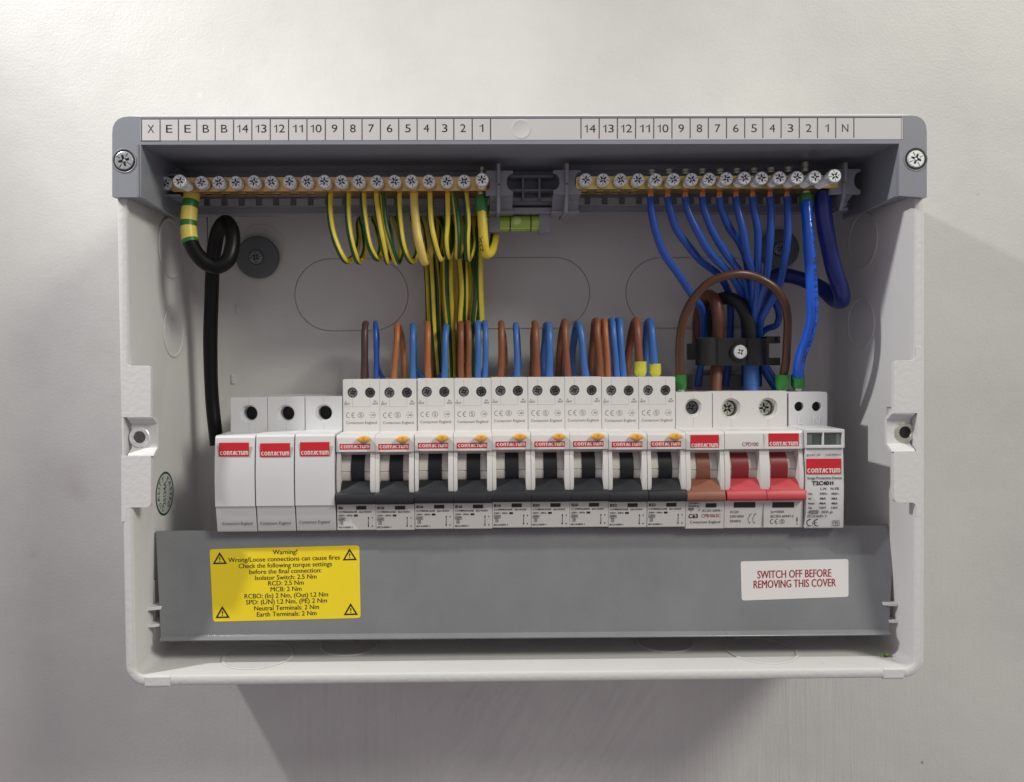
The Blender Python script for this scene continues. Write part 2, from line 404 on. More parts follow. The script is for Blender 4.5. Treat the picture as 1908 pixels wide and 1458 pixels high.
def logo_letters():
    t = 0.27; out = []
    def ring(w, a0, a1, n=14, tt=0.3):
        v = []
        for i in range(n+1):
            a = R(a0+(a1-a0)*i/n); c, s_ = math.cos(a), math.sin(a)
            v += [(w/2+w/2*c, 0.5+0.5*s_), (w/2+(w/2-tt*0.85)*c, 0.5+(0.5-tt*0.75)*s_)]
        return v, [(2*i, 2*i+1, 2*i+3, 2*i+2) for i in range(n)]
    def poly(pts):
        tr = tessellate_polygon([[Vector((p[0], p[1], 0)) for p in pts]]); return pts, [tuple(q) for q in tr]
    def C(): v, f = ring(0.86, 48, 312); return v, f, 0.74
    def O(): v, f = ring(0.92, 0, 360, 18); return v, f, 0.92
    def Nn(w=0.76):
        v, f = poly([(0, 0), (0, 1), (w-.2, 1), (w, 0.8), (w, 0), (w-t, 0), (w-t, 0.76), (t, 0.76), (t, 0)]); return v, f, w
    def T(): v, f = poly([(0.2, 0), (0.2, 0.78), (0, 0.78), (0, 1), (0.68, 1), (0.68, 0.78), (0.48, 0.78), (0.48, 0)]); return v, f, 0.68
    def A(): v, f = poly([(0, 0), (0.30, 1), (0.72, 1), (0.72, 0), (0.45, 0), (0.45, 0.62), (0.27, 0)]); return v, f, 0.72
    def U(): v, f = poly([(0, 1), (0, 0.18), (0.18, 0), (0.76, 0), (0.76, 1), (0.49, 1), (0.49, 0.24), (0.27, 0.24), (0.27, 1)]); return v, f, 0.76
    def Mm():
        u = 0.24; w = 1.12; v, f = poly([(0, 0), (0, 1), (w-.2, 1), (w, 0.8), (w, 0), (w-u, 0), (w-u, 0.78), (w/2+u/2, 0.78), (w/2+u/2, 0), (w/2-u/2, 0), (w/2-u/2, 0.78), (u, 0.78), (u, 0)]); return v, f, w
    x = 0; V = []; Fc = []
    for g in (C, O, Nn, T, A, C, T, U, Mm):
        v, f, w_ = g(); n = len(V); V += [(p[0]+x, p[1]) for p in v]; Fc += [tuple(i+n for i in q) for q in f]; x += w_+(0.06 if g in (T, A) else 0.11)
    return V, Fc
_lg = logo_letters()
def logo_text(mb, x0, x1, yc, h, d, slope):
    v, f = _lg; xb = max(p[0] for p in v); A_ = P(x0, yc, d); B_ = P(x1, yc+slope*(x1-x0), d); e = (B_-A_); L = e.length; e = e/L; n = Vector((-e.z, 0, e.x)); hh = h/S(d)
    mb.add([A_+e*(p[0]/xb*L)+n*((p[1]-0.5)*hh) for p in v], f)
def logo_part(th, x0, y0, x1, y1, ty, th_px, d, slope=-0.010, parent=None):
    """red plate with white capitals along its lower edge"""
    mb = MB(); dy = slope*(x1-x0)
    mb.prism(quadp([(x1, y0+dy), (x0, y0), (x0, y1), (x1, y1+dy)], d), d, d+0.06)
    pl = th.part('logo_plate', mb, 'redp', parent, smooth=False)
    tb = MB(); logo_text(tb, x0+(x1-x0)*0.035, x1-(x1-x0)*0.03, ty, th_px, d+0.09, slope)
    th.part('lettering', tb, 'inkw', pl, smooth=False)

# ------------------------------------------------------------------ screw head (Pozidriv cross is an opening over a floor coloured dark as shade)
def star(cx, cz, r, ang=0.0, w=0.42, tip=0.62):
    out = []
    for k in range(4):
        a = ang+math.pi/2*k
        for da, rr in ((-w*0.75, r*0.34/ max(math.cos(w), .5)), (-w*0.42, r), (w*0.42, r)):
            out.append((cx+rr*math.cos(a+da*(1 if rr == r else 1.9)), cz+rr*math.sin(a+da*(1 if rr == r else 1.9))))
    return out
def screw(mb, X, d, Z, r, hh, ang=0.3, shaft=0.0, mh=0, mr=1, cross=0.62, notch=True):
    """head front at depth d; mh head material slot, mr recess slot"""
    n = 28; rim = circ(X, Z, r*0.90, n)
    mb.prism(rim, d-0.35, d, [star(X, Z, r*cross, ang)], mh)
    mb.lathe((X, d, Z), [(r*0.86, -hh), (r, -hh), (r, -0.45), (r*0.97, -0.2), (r*0.90, -0.06), (r*0.88, -0.36), (r*0.1, -0.37)], n=n, mi=mh)
    mb.sheet(circ(X, Z, r*0.78, 16), d-0.3, mi=mr)
    mb.lathe((X, d, Z), [(r*0.16, -0.28), (r*0.12, -0.12), (r*0.02, -0.10)], n=8, mi=mh)
    if notch:
        for k in range(4):
            a = ang+math.pi/4+math.pi/2*k; e = Vector((math.cos(a), 0, math.sin(a))); q = Vector((-e.z, 0, e.x))*r*0.045
            c = Vector((X, d+0.015, Z)); mb.add([c+e*r*0.42+q, c+e*r*0.88+q, c+e*r*0.88-q, c+e*r*0.42-q], [(0, 1, 2, 3)], mr)
    if shaft:
        pr = []; k = 0; o = -hh
        while o > -hh-shaft:
            pr += [(r*0.78, o), (r*0.70, o-0.25)]; o -= 0.5
        mb.lathe((X, d, Z), pr, n=16, mi=mh)

# ================================================================== THE WALL
def wall_material():
    m = bpy.data.materials.new('painted_plaster'); m.use_nodes = True; nt = m.node_tree; b = nt.nodes['Principled BSDF']
    b.inputs['Roughness'].default_value = 0.5
    tc = nt.nodes.new('ShaderNodeTexCoord')
    def mapping(rot, sc, loc=(0, 0, 0)):
        q = nt.nodes.new('ShaderNodeMapping'); q.inputs['Rotation'].default_value = rot; q.inputs['Scale'].default_value = sc; q.inputs['Location'].default_value = loc
        nt.links.new(tc.outputs['Object'], q.inputs[0]); return q
    def noise(q, sc, det, ro=0.5, dist=0.0):
        n = nt.nodes.new('ShaderNodeTexNoise'); n.inputs['Scale'].default_value = sc; n.inputs['Detail'].default_value = det; n.inputs['Roughness'].default_value = ro; n.inputs['Distortion'].default_value = dist
        nt.links.new(q.outputs[0], n.inputs['Vector']); return n
    def rng(src, a, b_, c, d_):
        r = nt.nodes.new('ShaderNodeMapRange'); r.inputs['From Min'].default_value = a; r.inputs['From Max'].default_value = b_; r.inputs['To Min'].default_value = c; r.inputs['To Max'].default_value = d_
        nt.links.new(src, r.inputs[0]); return r
    def math_(op, a, b_):
        q = nt.nodes.new('ShaderNodeMath'); q.operation = op
        for i, s in enumerate((a, b_)):
            if isinstance(s, (int, float)): q.inputs[i].default_value = s
            else: nt.links.new(s, q.inputs[i])
        return q
    # brush marks: long thin ridges, in two directions, where big soft masks let them through
    low = nt.nodes.new('ShaderNodeSeparateXYZ'); nt.links.new(tc.outputs['Object'], low.inputs[0])
    s1 = noise(mapping((0, 0, 0), (1, 1, 0.045)), 300, 4, 0.65, 0.5)
    rotm = mapping((0, R(-38), 0), (1, 1, 1)); s2m = nt.nodes.new('ShaderNodeMapping'); s2m.inputs['Scale'].default_value = (1, 1, 0.05)
    wob = noise(mapping((0, 0, 0), (1, 1, 1), (5, 0, 2)), 9, 1); wv = nt.nodes.new('ShaderNodeVectorMath'); wv.operation = 'SCALE'; wv.inputs['Scale'].default_value = 0.05
    nt.links.new(wob.outputs[1], wv.inputs[0]); wa = nt.nodes.new('ShaderNodeVectorMath'); wa.operation = 'ADD'; nt.links.new(rotm.outputs[0], wa.inputs[0]); nt.links.new(wv.outputs[0], wa.inputs[1])
    nt.links.new(wa.outputs[0], s2m.inputs[0]); s2 = noise(s2m, 250, 4, 0.65, 0.3)
    mk = noise(mapping((0, 0, 0), (1, 1, 1), (3.1, 0, 1.7)), 5.5, 2)
    mk2 = noise(mapping((0, 0, 0), (1, 1, 1), (0.4, 0, 8.2)), 4.2, 2)
    lowx = math_('ABSOLUTE', math_('SUBTRACT', low.outputs['X'], 0.06).outputs[0], 0)
    lowm = math_('MULTIPLY', rng(low.outputs['Z'], -0.05, -0.17, 0.05, 1.0).outputs[0], rng(lowx.outputs[0], 0.13, 0.21, 1.0, 0.12).outputs[0])
    a = math_('MULTIPLY', s1.outputs[0], rng(math_('ABSOLUTE', math_('SUBTRACT', low.outputs['X'], 0.035).outputs[0], 0).outputs[0], 0.045, 0.085, 0.0, 1.0).outputs[0])
    c = math_('MULTIPLY', s2.outputs[0], rng(math_('ABSOLUTE', math_('SUBTRACT', low.outputs['X'], 0.035).outputs[0], 0).outputs[0], 0.05, 0.08, 1.0, 0.0).outputs[0])
    br0 = math_('MULTIPLY', math_('ADD', a.outputs[0], c.outputs[0]).outputs[0], lowm.outputs[0]); br = math_('MULTIPLY', br0.outputs[0], rng(mk.outputs[0], 0.38, 0.58, 0.45, 1.0).outputs[0])
    fine = noise(mapping((0, 0, 0), (1, 1, 1)), 700, 3)
    lump = noise(mapping((0, 0, 0), (1, 1, 1)), 38, 5, 0.55)
    h = math_('ADD', math_('MULTIPLY', br.outputs[0], 1.2).outputs[0], math_('MULTIPLY', fine.outputs[0], 0.16).outputs[0])
    h2 = math_('ADD', h.outputs[0], math_('MULTIPLY', lump.outputs[0], 0.6).outputs[0])
    bp = nt.nodes.new('ShaderNodeBump'); bp.inputs['Strength'].default_value = 1; bp.inputs['Distance'].default_value = 0.0007
    nt.links.new(h2.outputs[0], bp.inputs['Height']); nt.links.new(bp.outputs[0], b.inputs['Normal'])
    # colour: warm off-white with faint smudges
    v1 = noise(mapping((0, 0, 0), (1, 1, 1), (9, 2, 4)), 9, 5, 0.6)
    mx = nt.nodes.new('ShaderNodeMix'); mx.data_type = 'RGBA'
    mx.inputs[6].default_value = (0.585, 0.58, 0.572, 1); mx.inputs[7].default_value = (0.66, 0.66, 0.642, 1)
    nt.links.new(rng(v1.outputs[0], 0.35, 0.62, 0, 1).outputs[0], mx.inputs[0])
    stv = nt.nodes.new('ShaderNodeVectorMath'); stv.operation = 'SCALE'
    nt.links.new(mx.outputs[2], stv.inputs[0]); drag_shade = rng(math_('SUBTRACT', br.outputs[0], 0.0).outputs[0], 0.22, 0.60, 0.955, 1.07)  # dragged-paint streaks, with the ridges' shading put into the colour too
    nt.links.new(drag_shade.outputs[0], stv.inputs['Scale']); last = stv.outputs[0]
    # scuffs with a shape of their own: grubby hand marks left of the box
    for (px, py, rad, st, col) in ((145, 915, 26, 0.28, (0.42, 0.33, 0.31)), (62, 1035, 10, 0.30, (0.36, 0.34, 0.34)), (120, 880, 44, 0.16, (0.45, 0.37, 0.35)), (190, 660, 40, 0.12, (0.46, 0.41, 0.36)), (372, 178, 7, 0.35, (0.8, 0.8, 0.76)), (1822, 362, 5, 0.4, (0.25, 0.25, 0.22)), (1718, 1421, 3, 0.8, (0.1, 0.1, 0.08))):
        p = P(px, py, 0)
        q = mapping((0, 0, 0), (1, 1, 1), (-p.x*MM, 0, -p.z*MM))
        dn = nt.nodes.new('ShaderNodeVectorMath'); dn.operation = 'LENGTH'
        wn = noise(mapping((0, 0, 0), (1, 1, 1)), 60, 3)
        nt.links.new(q.outputs[0], dn.inputs[0])
        dd = math_('ADD', dn.outputs['Value'], math_('MULTIPLY', math_('SUBTRACT', wn.outputs[0], 0.5).outputs[0], rad*MM*0.45).outputs[0])
        f = rng(dd.outputs[0], rad*MM/3.4*1.15, 0.0, 0.0, st)
        m2 = nt.nodes.new('ShaderNodeMix'); m2.data_type = 'RGBA'; m2.inputs[7].default_value = (*col, 1)
        nt.links.new(f.outputs[0], m2.inputs[0]); nt.links.new(last, m2.inputs[6]); last = m2.outputs[2]
    nt.links.new(last, b.inputs['Base Color'])
    return m
M['wall'] = wall_material()
wb = MB(); wb.add([(-1500, 0, -1500), (1500, 0, -1500), (1500, 0, 1500), (-1500, 0, 1500)], [(0, 1, 2, 3)])
wo = newobj('wall', wb.mesh('wall', 'wall', (0, 0, 0), smooth=False, recalc=False)); tag(wo, 'off-white painted plaster wall with brush marks behind the box', kind='structure')

# ================================================================== ENCLOSURE
LX, RX, BZ, TZ, DR = -154.6, 196.4, -142.2, 105.6, 83.0
def lean(v):                                  # the left side leans a hair outwards at the top, as the case does
    t = max(0.0, (20-v[0])/175.0); return (v[0]-0.0070*(v[2]+20)*t, v[1], v[2])
enc = Thing('enclosure', 'large white steel consumer unit case with its lid off, screwed flat on the wall', 'electrical box', (20, 0, BZ))
def loop(inset, d, r, n=7): return [(p[0], d, p[1]) for p in rrect(LX+inset, RX-inset, BZ+inset, TZ-inset, r, n)]
seq = [(0.6, 0.15, 8), (0, 1.0, 8.5), (0, DR-1.3, 9), (0.3, DR-0.5, 8.8), (1.0, DR, 8.2), (3.6, DR, 5.2), (4.25, DR-0.35, 4.6), (4.5, DR-1.2, 4.2)]
inn = [(4.6, 9.0, 4.5), (5.0, 6.4, 4.6), (6.2, 4.5, 4.8), (8.2, 3.3, 5.0), (10.6, 3.0, 5.0), (10.6, 1.0, 5.0)]
sh = MB(); loops = [loop(*q) for q in seq]; n0 = len(loops[0])
vv = [v for l in loops for v in l]; ff = []
for j in range(len(loops)-1):
    for i in range(n0): ff.append((j*n0+i, j*n0+(i+1) % n0, (j+1)*n0+(i+1) % n0, (j+1)*n0+i))
# continue inwards so that the case is one closed skin
for q in inn: vv += loop(*q)
for j in range(len(seq)-1, len(seq)+len(inn)-1):
    for i in range(n0): ff.append((j*n0+i, j*n0+(i+1) % n0, (j+1)*n0+(i+1) % n0, (j+1)*n0+i))
tot = len(seq)+len(inn)
ff.append(tuple(range((tot-1)*n0, tot*n0))); ff.append(tuple(reversed(range(n0))))
nr = (len(seq)-1)*n0
mi = [0 if j < nr else 1 for j in range(len(ff))]; mi[-1] = 0
sh.v = [lean(v) for v in vv]; sh.f = ff; sh.mi = mi
shell = enc.part('shell', sh, ['powder', 'powder_in'], ang=40)
# notches in the rim beside the two lid lugs
def cutbox(px0, py0, px1, py1, d0, d1):
    c = MB(); c.boxp(px0, py0, px1, py1, d0, d1)
    a = P(px0, py0, d1); b = P(px1, py1, d1)
    o = newobj('cut', c.mesh('cut', 'powder', enc.L, smooth=False)); o.location = W(enc.L); return o
for args in ((205, 776, 237.5, 858, 60, 95), (1708, 768, 1740, 848, 60, 95)):
    co = cutbox(*args); md = shell.modifiers.new('b', 'BOOLEAN'); md.operation = 'DIFFERENCE'; md.solver = 'EXACT'; md.object = co
    bpy.context.view_layer.update()
    me = bpy.data.meshes.new_from_object(shell.evaluated_get(bpy.context.evaluated_depsgraph_get()))
    shell.modifiers.clear(); shell.data = me; bpy.data.objects.remove(co)
# notch floors: the skin turned inwards, set back from the cut
for q_ in ((226, 770, 240, 864), (1705, 762, 1716, 854)):
    nb = MB(); nb.boxp(*q_, 30, 77.5); enc.part('notch_wall', nb, 'powder', bevel=0.3)
# back panel with stadium knockouts, each a plate in its own opening
kn = [(548, 482, 762, 617), (840, 480, 1100, 613), (1165, 480, 1425, 612)]
holes = []; plates = []
for x0, y0, x1, y1 in kn:
    a = P(x0, y0, 3); b = P(x1, y1, 3); holes.append(stadium(a.x, b.x, b.z, a.z)); plates.append(stadium(a.x+.46, b.x-.46, b.z+.46, a.z-.46))
bpn = MB()
for h_ in holes: bpn.prism([(x*1.0, z) for x, z in h_], 1.2, 1.95)
bpn.prism(rrect(LX+10.63, RX-10.63, BZ+10.63, TZ-10.63, 5.0, 7), 1.1, 3.0, holes)
back = enc.part('back_panel', bpn, 'powder_in')
for pl in plates:
    k = MB(); k.prism(pl, 1.4, 2.95); enc.part('knockout', k, 'powder_in', back, bevel=0.15)
for x, y in ((443, 577), (434, 707)):
    sl = MB(); sl.boxp(x-4, y-9, x+4, y+9, 2.9, 3.7); enc.part('embossed_tab', sl, 'powder_in', back, bevel=0.3)
# round knockouts pressed in the two sides and the floor
def disc(axis, c, r, s):
    k = MB(); pr = [(r, 0.0), (r, 0.28*s), (r-0.6, 0.46*s), (r-1.2, 0.46*s), (r-1.8, 0.14*s), (r-1.8, 0.10*s)]
    k.lathe(c, pr, axis=axis, n=48); return k
for z, Z, r in ((35, 14.0, 13.0), (37, 55.0, 15.0)):
    enc.part('knockout', disc('x', (LX+4.55-0.0035*Z, z, Z), r, 1), 'powder_in', shell)
for z, Z, r in ((36, 16.0, 13.5), (38, 57.0, 14.5)):
    enc.part('knockout', disc('x', (RX-4.55, z, Z), r, -1), 'powder_in', shell)
for px, z, r in ((475, 61, 16.5), (640, 49, 14.0), (1255, 49, 14.0), (1425, 61, 16.5)):
    X = P(px, 1205, 66).x; enc.part('knockout', disc('z', (X, z, BZ+4.6), r, 1), 'powder_in', shell)
# lid lugs with their threaded inserts
def lug(sx, xin, xout, y0, y1, ya, yb, cx, cyy):
    lg = MB()
    def tabpoly(p): return quadp(p, DR)
    e = 6 if sx < 0 else -6
    xo = xout-12 if sx < 0 else xout+14; xr_ = xout+3*sx
    up = roundpoly(tabpoly([(xo, y0-26), (xr_, y0-26), (xr_, y0), (xin, y0), (xin, ya), (xo, ya)]), [0, 0, 2.4, 2.4, 0, 0])
    lo = roundpoly(tabpoly([(xo, yb), (xin, yb), (xin, y1), (xr_, y1), (xr_, y1+26), (xo, y1+26)]), [0, 0, 2.4, 2.4, 0, 0])
    lg.prism(up, DR-2.2, DR+0.06); lg.prism(lo, DR-2.2, DR+0.06)
    # small fillets where the tab leaves the rim
    Z1 = P(xin, ya, DR).z; Z2 = P(xin, yb, DR).z; x0, x1 = sorted((P(xout-e*0.2, ya, DR).x, P(xin+e*0.75, ya, DR).x))
    xx0, xx1 = sorted((P(xout, ya, DR).x, P(xin, ya, DR).x))
    lg.side([(DR+.05, Z1+.01), (DR-0.4, Z1-0.8), (DR-3.2, Z1-2.6), (DR-4.0, Z1-3.1), (DR-4.0, Z2+3.1), (DR-3.2, Z2+2.6), (DR-.4, Z2+.8), (DR+.05, Z2-.01), (DR-2.2, Z2-.01), (DR-5.8, Z2+2.6), (DR-5.8, Z1-2.6), (DR-2.2, Z1+.01)], min(xx0, x0), max(xx1, x1))
    q = enc.part('lid_lug', lg, 'powder', bevel=0.35, segs=2, ang=50)
    c = P(cx, cyy, DR-3.8); it = MB()
    it.lathe((c.x, DR-4.0, c.z), [(4.45, 0), (4.45, 0.35), (4.2, 0.55), (2.75, 0.6), (2.6, 0.3), (2.5, 0.0)], n=36)
    it2 = MB(); it2.lathe((c.x, DR-4.0, c.z), [(2.55, 0.02), (2.5, 0.25), (0.1, 0.26)], n=24)
    ins = enc.part('threaded_insert', it, 'zinc' if sx < 0 else 'nickel', q)
    enc.part('insert_bore', it2, 'steel' if sx < 0 else 'hole', ins)
lug(-1, 281, 238, 682, 946, 778, 850, 260, 815)
lug(1, 1666, 1704, 672, 937, 770, 842, 1686, 806)
# curved shield ledges moulded on both sides
for sx in (-1, 1):
    lb = MB()
    xw = LX+4.4 if sx < 0 else RX-4.6
    def X(a): return xw+a if sx < 0 else xw-a
    for yy, h in ((1131, 1.5), (1163, 1.3)):
        Zc = P(290 if sx < 0 else 1660, yy-(0 if sx < 0 else 8), 66).z
        pr = []
        for i in range(9):
            a = i/8*math.pi/2; pr.append((66+8*math.cos(a)-8, 6.5*math.sin(a)))
        out = [(X(0), 50), (X(9.5), 50)]+[(X(9.5*math.cos(i/8*math.pi/2)), 61+9*math.sin(i/8*math.pi/2)) for i in range(9)]
        n = len(out); v = [(p[0], p[1], Zc-h+0.05*(p[1]-50)) for p in out]+[(p[0], p[1], Zc+0.05*(p[1]-50)) for p in out]
        tr = tessellate_polygon([[Vector((p[0], p[1], 0)) for p in out]])
        lb.add(v, [tuple(t) for t in tr]+[tuple(i+n for i in t) for t in tr]+[(i, (i+1) % n, n+(i+1) % n, n+i) for i in range(n)])
    Za = P(270, 1090, 70).z; Zb = P(270, 1205, 70).z
    lb.box(min(X(0), X(1.2)), max(X(0), X(1.2)), 61, 63, Zb, Za)
    enc.part('shield_ledge', lb, 'powder_in', bevel=0.2, segs=2)
# corner steps along the lower rim
z0 = BZ
for x0, x1 in ((LX+9.2, P(317, 1277, DR).x), (P(1646, 1266, DR).x, RX-9.2)):
    cs = MB(); cs.side([(DR-14, z0-0.55), (DR-0.6, z0-0.55), (DR+0.25, z0+0.3), (DR+0.25, z0+4.2), (DR-0.4, z0+4.7), (DR-14, z0+4.0)], x0, x1)
    enc.part('rim_step', cs, 'powder', bevel=0.25)
# round inspection sticker on the left side wall
q0 = (LX+4.62, 49.0, -64.0)
def onwall(u, v, e=0.05): return (q0[0]+e-0.007*(q0[2]+v+20)*0.92, q0[1]-u, q0[2]+v)
stk = MB(); n = 48
def ringw(mb, r0, r1, e):
    v = []
    for i in range(n):
        a = 2*math.pi*i/n
        v += [onwall(r0*math.cos(a), r0*math.sin(a), e), onwall(r1*math.cos(a), r1*math.sin(a), e)]
    mb.add(v, [(2*i, 2*i+1, (2*i+3) % (2*n), (2*i+2) % (2*n)) for i in range(n)])
M['ink_green'] = mat('dark_green_ink', (0.008, 0.06, 0.03), 0.4, linear=True)
M['clear_sticker'] = mat('pale_film', (0.56, 0.58, 0.56), 0.3, linear=True)
ringw(stk, 0.01, 10.2, 0.05); so = enc.part('inspection_sticker', stk, 'clear_sticker', smooth=False)
rg = MB(); ringw(rg, 9.4, 10.4, 0.09)
def curved(mb, s, rad, centre, size, gap):
    k = size/cap(); wsum = 0; items = []
    for ch in s:
        v, f = glyphs(ch, 0.0); xa = min(p[0] for p in v); xb = max(p[0] for p in v); items.append((v, f, xa, xb)); wsum += (xb-xa)*k+gap
    ang = centre+wsum/2/rad
    for v, f, xa, xb in items:
        wch = (xb-xa)*k; ang -= (wch+gap)/2/rad
        ex = (math.sin(ang), -math.cos(ang)); ey = (math.cos(ang), math.sin(ang)); out = []
        for p in v:
            dx = (p[0]-(xa+xb)/2)*k; dy = p[1]*k
            out.append(onwall(rad*math.cos(ang)+ex[0]*dx+ey[0]*dy, rad*math.sin(ang)+ex[1]*dx+ey[1]*dy, 0.1))
        mb.add(out, f); mb.add([(o_[0]+0.03, o_[1]+0.16, o_[2]+0.1) for o_ in out], f); ang -= (wch+gap)/2/rad
curved(rg, 'QUALITY', 6.0, math.pi, 2.6, 0.6); curved(rg, 'PASSED', 6.0, 0.0, 2.6, 0.6)
v, f = glyphs('25124A', 0.02); xb = max(p[0] for p in v); k = 11.5/xb
rg.add([onwall(-p[1]*k*1.1+1.1+(p[0]*k-5.7)*0.12, p[0]*k-5.75, 0.1) for p in v], f)
enc.part('lettering', rg, 'ink_green', so, smooth=False)

# ================================================================== TERMINAL HOUSING (grey moulding across the top)
hs = Thing('terminal_housing', 'long grey plastic moulding screwed across the top of the case, carrying the numbered strip', 'housing', (20, 62, 69))
DF = 86.0
out = quadp([(1727, 215.5), (209, 217.5), (209, 368), (263, 368), (263, 270), (1675.5, 268), (1675.5, 365), (1727, 369)], DF)
out = roundpoly(out, [7.0, 7.0, 0.6, 0, 0, 0, 0, 0.6])
zt = P(263, 270, DF).z; xl = P(263, 270, DF).x; xr = P(1675.5, 268, DF).x; zb = P(263, 368, DF).z
hm = MB(); hm.prism(out, 83.1, DF)
hm.box(xl-1.5, xr+1.5, 35, 83.2, zt, zt+1.8)                                    # ceiling
for s in (0, 1):
    x0 = xl-1.8 if s == 0 else xr; x1 = xl if s == 0 else xr+1.8
    hm.side([(35, zb-1.5), (60, zb-1.5), (83.3, zb+0.05), (83.3, zt+0.5), (35, zt+0.5)], x0, x1)
XL2 = LX+4.8; XR2 = RX-4.8
hm.box(XL2, xl-1.75, 60, 83.15, zb+0.05, zb+1.6); hm.box(xr+1.75, XR2, 60, 83.15, zb+0.05, zb+1.6)
zf = P(700, 369, 37).z; zl = P(700, 386, 37).z; zbt = P(700, 400, 40).z
hm.box(xl, xr, 35, 37, zf, zt+0.2)                                             # rear wall above the slots
hm.box(xl, xr, 35, 40, zbt, zl)                                                # sill below the slots
hm.box(xl, xr, 39.9, 42.0, zl-1.0, zl-0.1); hm.box(xl, xr, 39.9, 41.2, zbt, zbt+0.8)
body = hs.part('moulding', hm, 'grey', bevel=0.45, segs=2)
rb = MB(); pxs = [386+32.2*i for i in range(17)]+[1096+32.2*i for i in range(15)]
for x in pxs:
    a = P(x, 375, 37)
    rb.box(a.x-1.6, a.x+1.0, 35.2, 37.0, zl-0.1, zf+0.1)
tag(hs.part('slot_ribs', rb, 'grey', body), kind='stuff')
rdg = MB(); a = P(256, 275, DF); rdg.box(a.x, a.x+0.5, DF-.2, DF+0.35, zb+0.4, zt+0.3); hs.part('edge_ridge', rdg, 'grey', body, bevel=0.1)
# lattice between the bars
lt = MB()
for y0, y1 in ((326, 331), (352, 357), (375, 383)): lt.boxp(950, y0, 1032, y1, 37, 44)
for x0, x1 in ((972, 977), (1003, 1008)): lt.boxp(x0, 331, x1, 375, 37, 44.2)
lt.boxp(952, 387, 1030, 397, 36, 50)
hs.part('lattice', lt, 'grey', body, bevel=0.25)
# brackets that hold the bars
def bracket(x0, x1, y0, y1, bites, fx, fy0, fy1, lx0, lx1, ly1, d=62):
    b = MB(); a = P(x0, y0, d); c = P(x1, y1, d)
    top = [(c.x, a.z), (a.x, a.z)]; pts = []
    # outline with a half-round bite on the wanted sides
    def bite(x, side):
        cz = (a.z+c.z)/2+0.4; r = (a.z-c.z)*0.36; s = 1 if side == 'L' else -1
        ang = [R(90-180*i/10) for i in range(11)]
        arcp = [(x+s*r*0.72*math.cos(t), cz+r*math.sin(t)) for t in ang]
        return arcp
    pts = [(a.x, a.z)]
    if 'L' in bites: pts += bite(a.x, 'L')
    pts += [(a.x, c.z), (c.x, c.z)]
    if 'R' in bites: pts += list(reversed(bite(c.x, 'R')))
    pts += [(c.x, a.z)]
    b.prism(pts, d-2.4, d)
    f0 = P(fx, fy0, d+3); f1 = P(fx, fy1, d+3)
    b.box(f0.x-0.8, f0.x+0.8, 37, d+2.2, f0.z-9.0, f0.z)
    b.side([(37, f1.z), (d-3, f1.z), (d+0.5, f1.z+6), (d+1.4, f1.z+12), (37, f1.z+12)], f0.x-0.8, f0.x+0.8)
    l0 = P(lx0, y1-3, d-8); l1 = P(lx1, ly1, d-8)
    b.side([(d-2.5, c.z+0.3), (d-8, c.z-2.2), (d-9, l1.z), (d-11, l1.z), (d-11, c.z+2)], l0.x, l1.x)
    b.side([(44, l1.z-1.2), (d-8.0, l1.z-1.2), (d-8.0, l1.z), (44, l1.z)], l0.x-0.4, l1.x+0.4)
    hs.part('bar_bracket', b, 'grey', body, bevel=0.2)
bracket(905, 956, 318, 364, 'R', 929, 304, 393, 912, 955, 392)
bracket(1031, 1083, 317, 362, 'LR', 1057, 303, 392, 1029, 1078, 392)
bracket(1547, 1604, 315, 362, 'R', 1578, 302, 388, 1553, 1579, 387)
cr = MB(); cr.boxp(298, 362, 336, 366, 37, 60); cr.boxp(293, 325, 300, 364, 37, 60); cr.boxp(298, 324, 330, 328, 37, 60)
hs.part('bar_cradle', cr, 'grey', body, bevel=0.3)
# fixing screws in countersunk rings
for px, py, ang in ((231.5, 300, 0.25), (1706, 297, -0.35)):
    c = P(px, py, DF); rgm = MB()
    rgm.lathe((c.x, DF, c.z), [(5.15, -0.3), (5.15, 0.18), (5.0, 0.28), (4.8, 0.22), (4.62, 0.0), (4.6, -0.2)], n=40)
    rr = hs.part('screw_seat', rgm, 'grey' , body)
    sd = MB(); sd.sheet(circ(c.x, c.z, 4.65, 32), DF+0.04); hs.part('painted_seat_shadow', sd, 'hole', rr, smooth=False)  # dark disc round the screw head, the gap's shadow as colour
    s = MB(); screw(s, c.x, DF+0.6, c.z, 4.0 if px < 900 else 3.75, 0.5, ang); hs.part('fixing_screw', s, ['screwmid' if px < 900 else 'zinc', 'zinc_in'], body)
# numbered strip
st = MB(); st.prism(quadp([(1681.5, 220), (262, 223), (262, 262.5), (1681.5, 260)], DF), DF-0.1, DF+0.12)
strip = hs.part('label_strip', st, 'paper', smooth=False)
ls = MB(); dk = DF+0.16
def sy(x): return -0.0022*(x-262)
edges = [263.5]+[298.2+34.21*i for i in range(19)]
for x in edges: bar(ls, x, 223.5+sy(x), x, 262+sy(x), 1.7, dk)
for i, t in enumerate(['X', 'E', 'E', 'B', 'B', '14', '13', '12', '11', '10', '9', '8', '7', '6', '5', '4', '3', '2', '1']):
    xc = 281+34.22*i; wd = 7 if t == '1' else (19 if t == '11' else (20.5 if len(t) == 2 else (10.5 if t.isdigit() else 12)))
    text(ls, t, xc-wd/2, xc+wd/2, 240.5+sy(xc), 14.5, dk, slope=-0.002)
e2 = [1082.5+33.9*i for i in range(16)]
for x in e2: bar(ls, x, 223+sy(x), x, 260.5+sy(x), 1.7, dk)
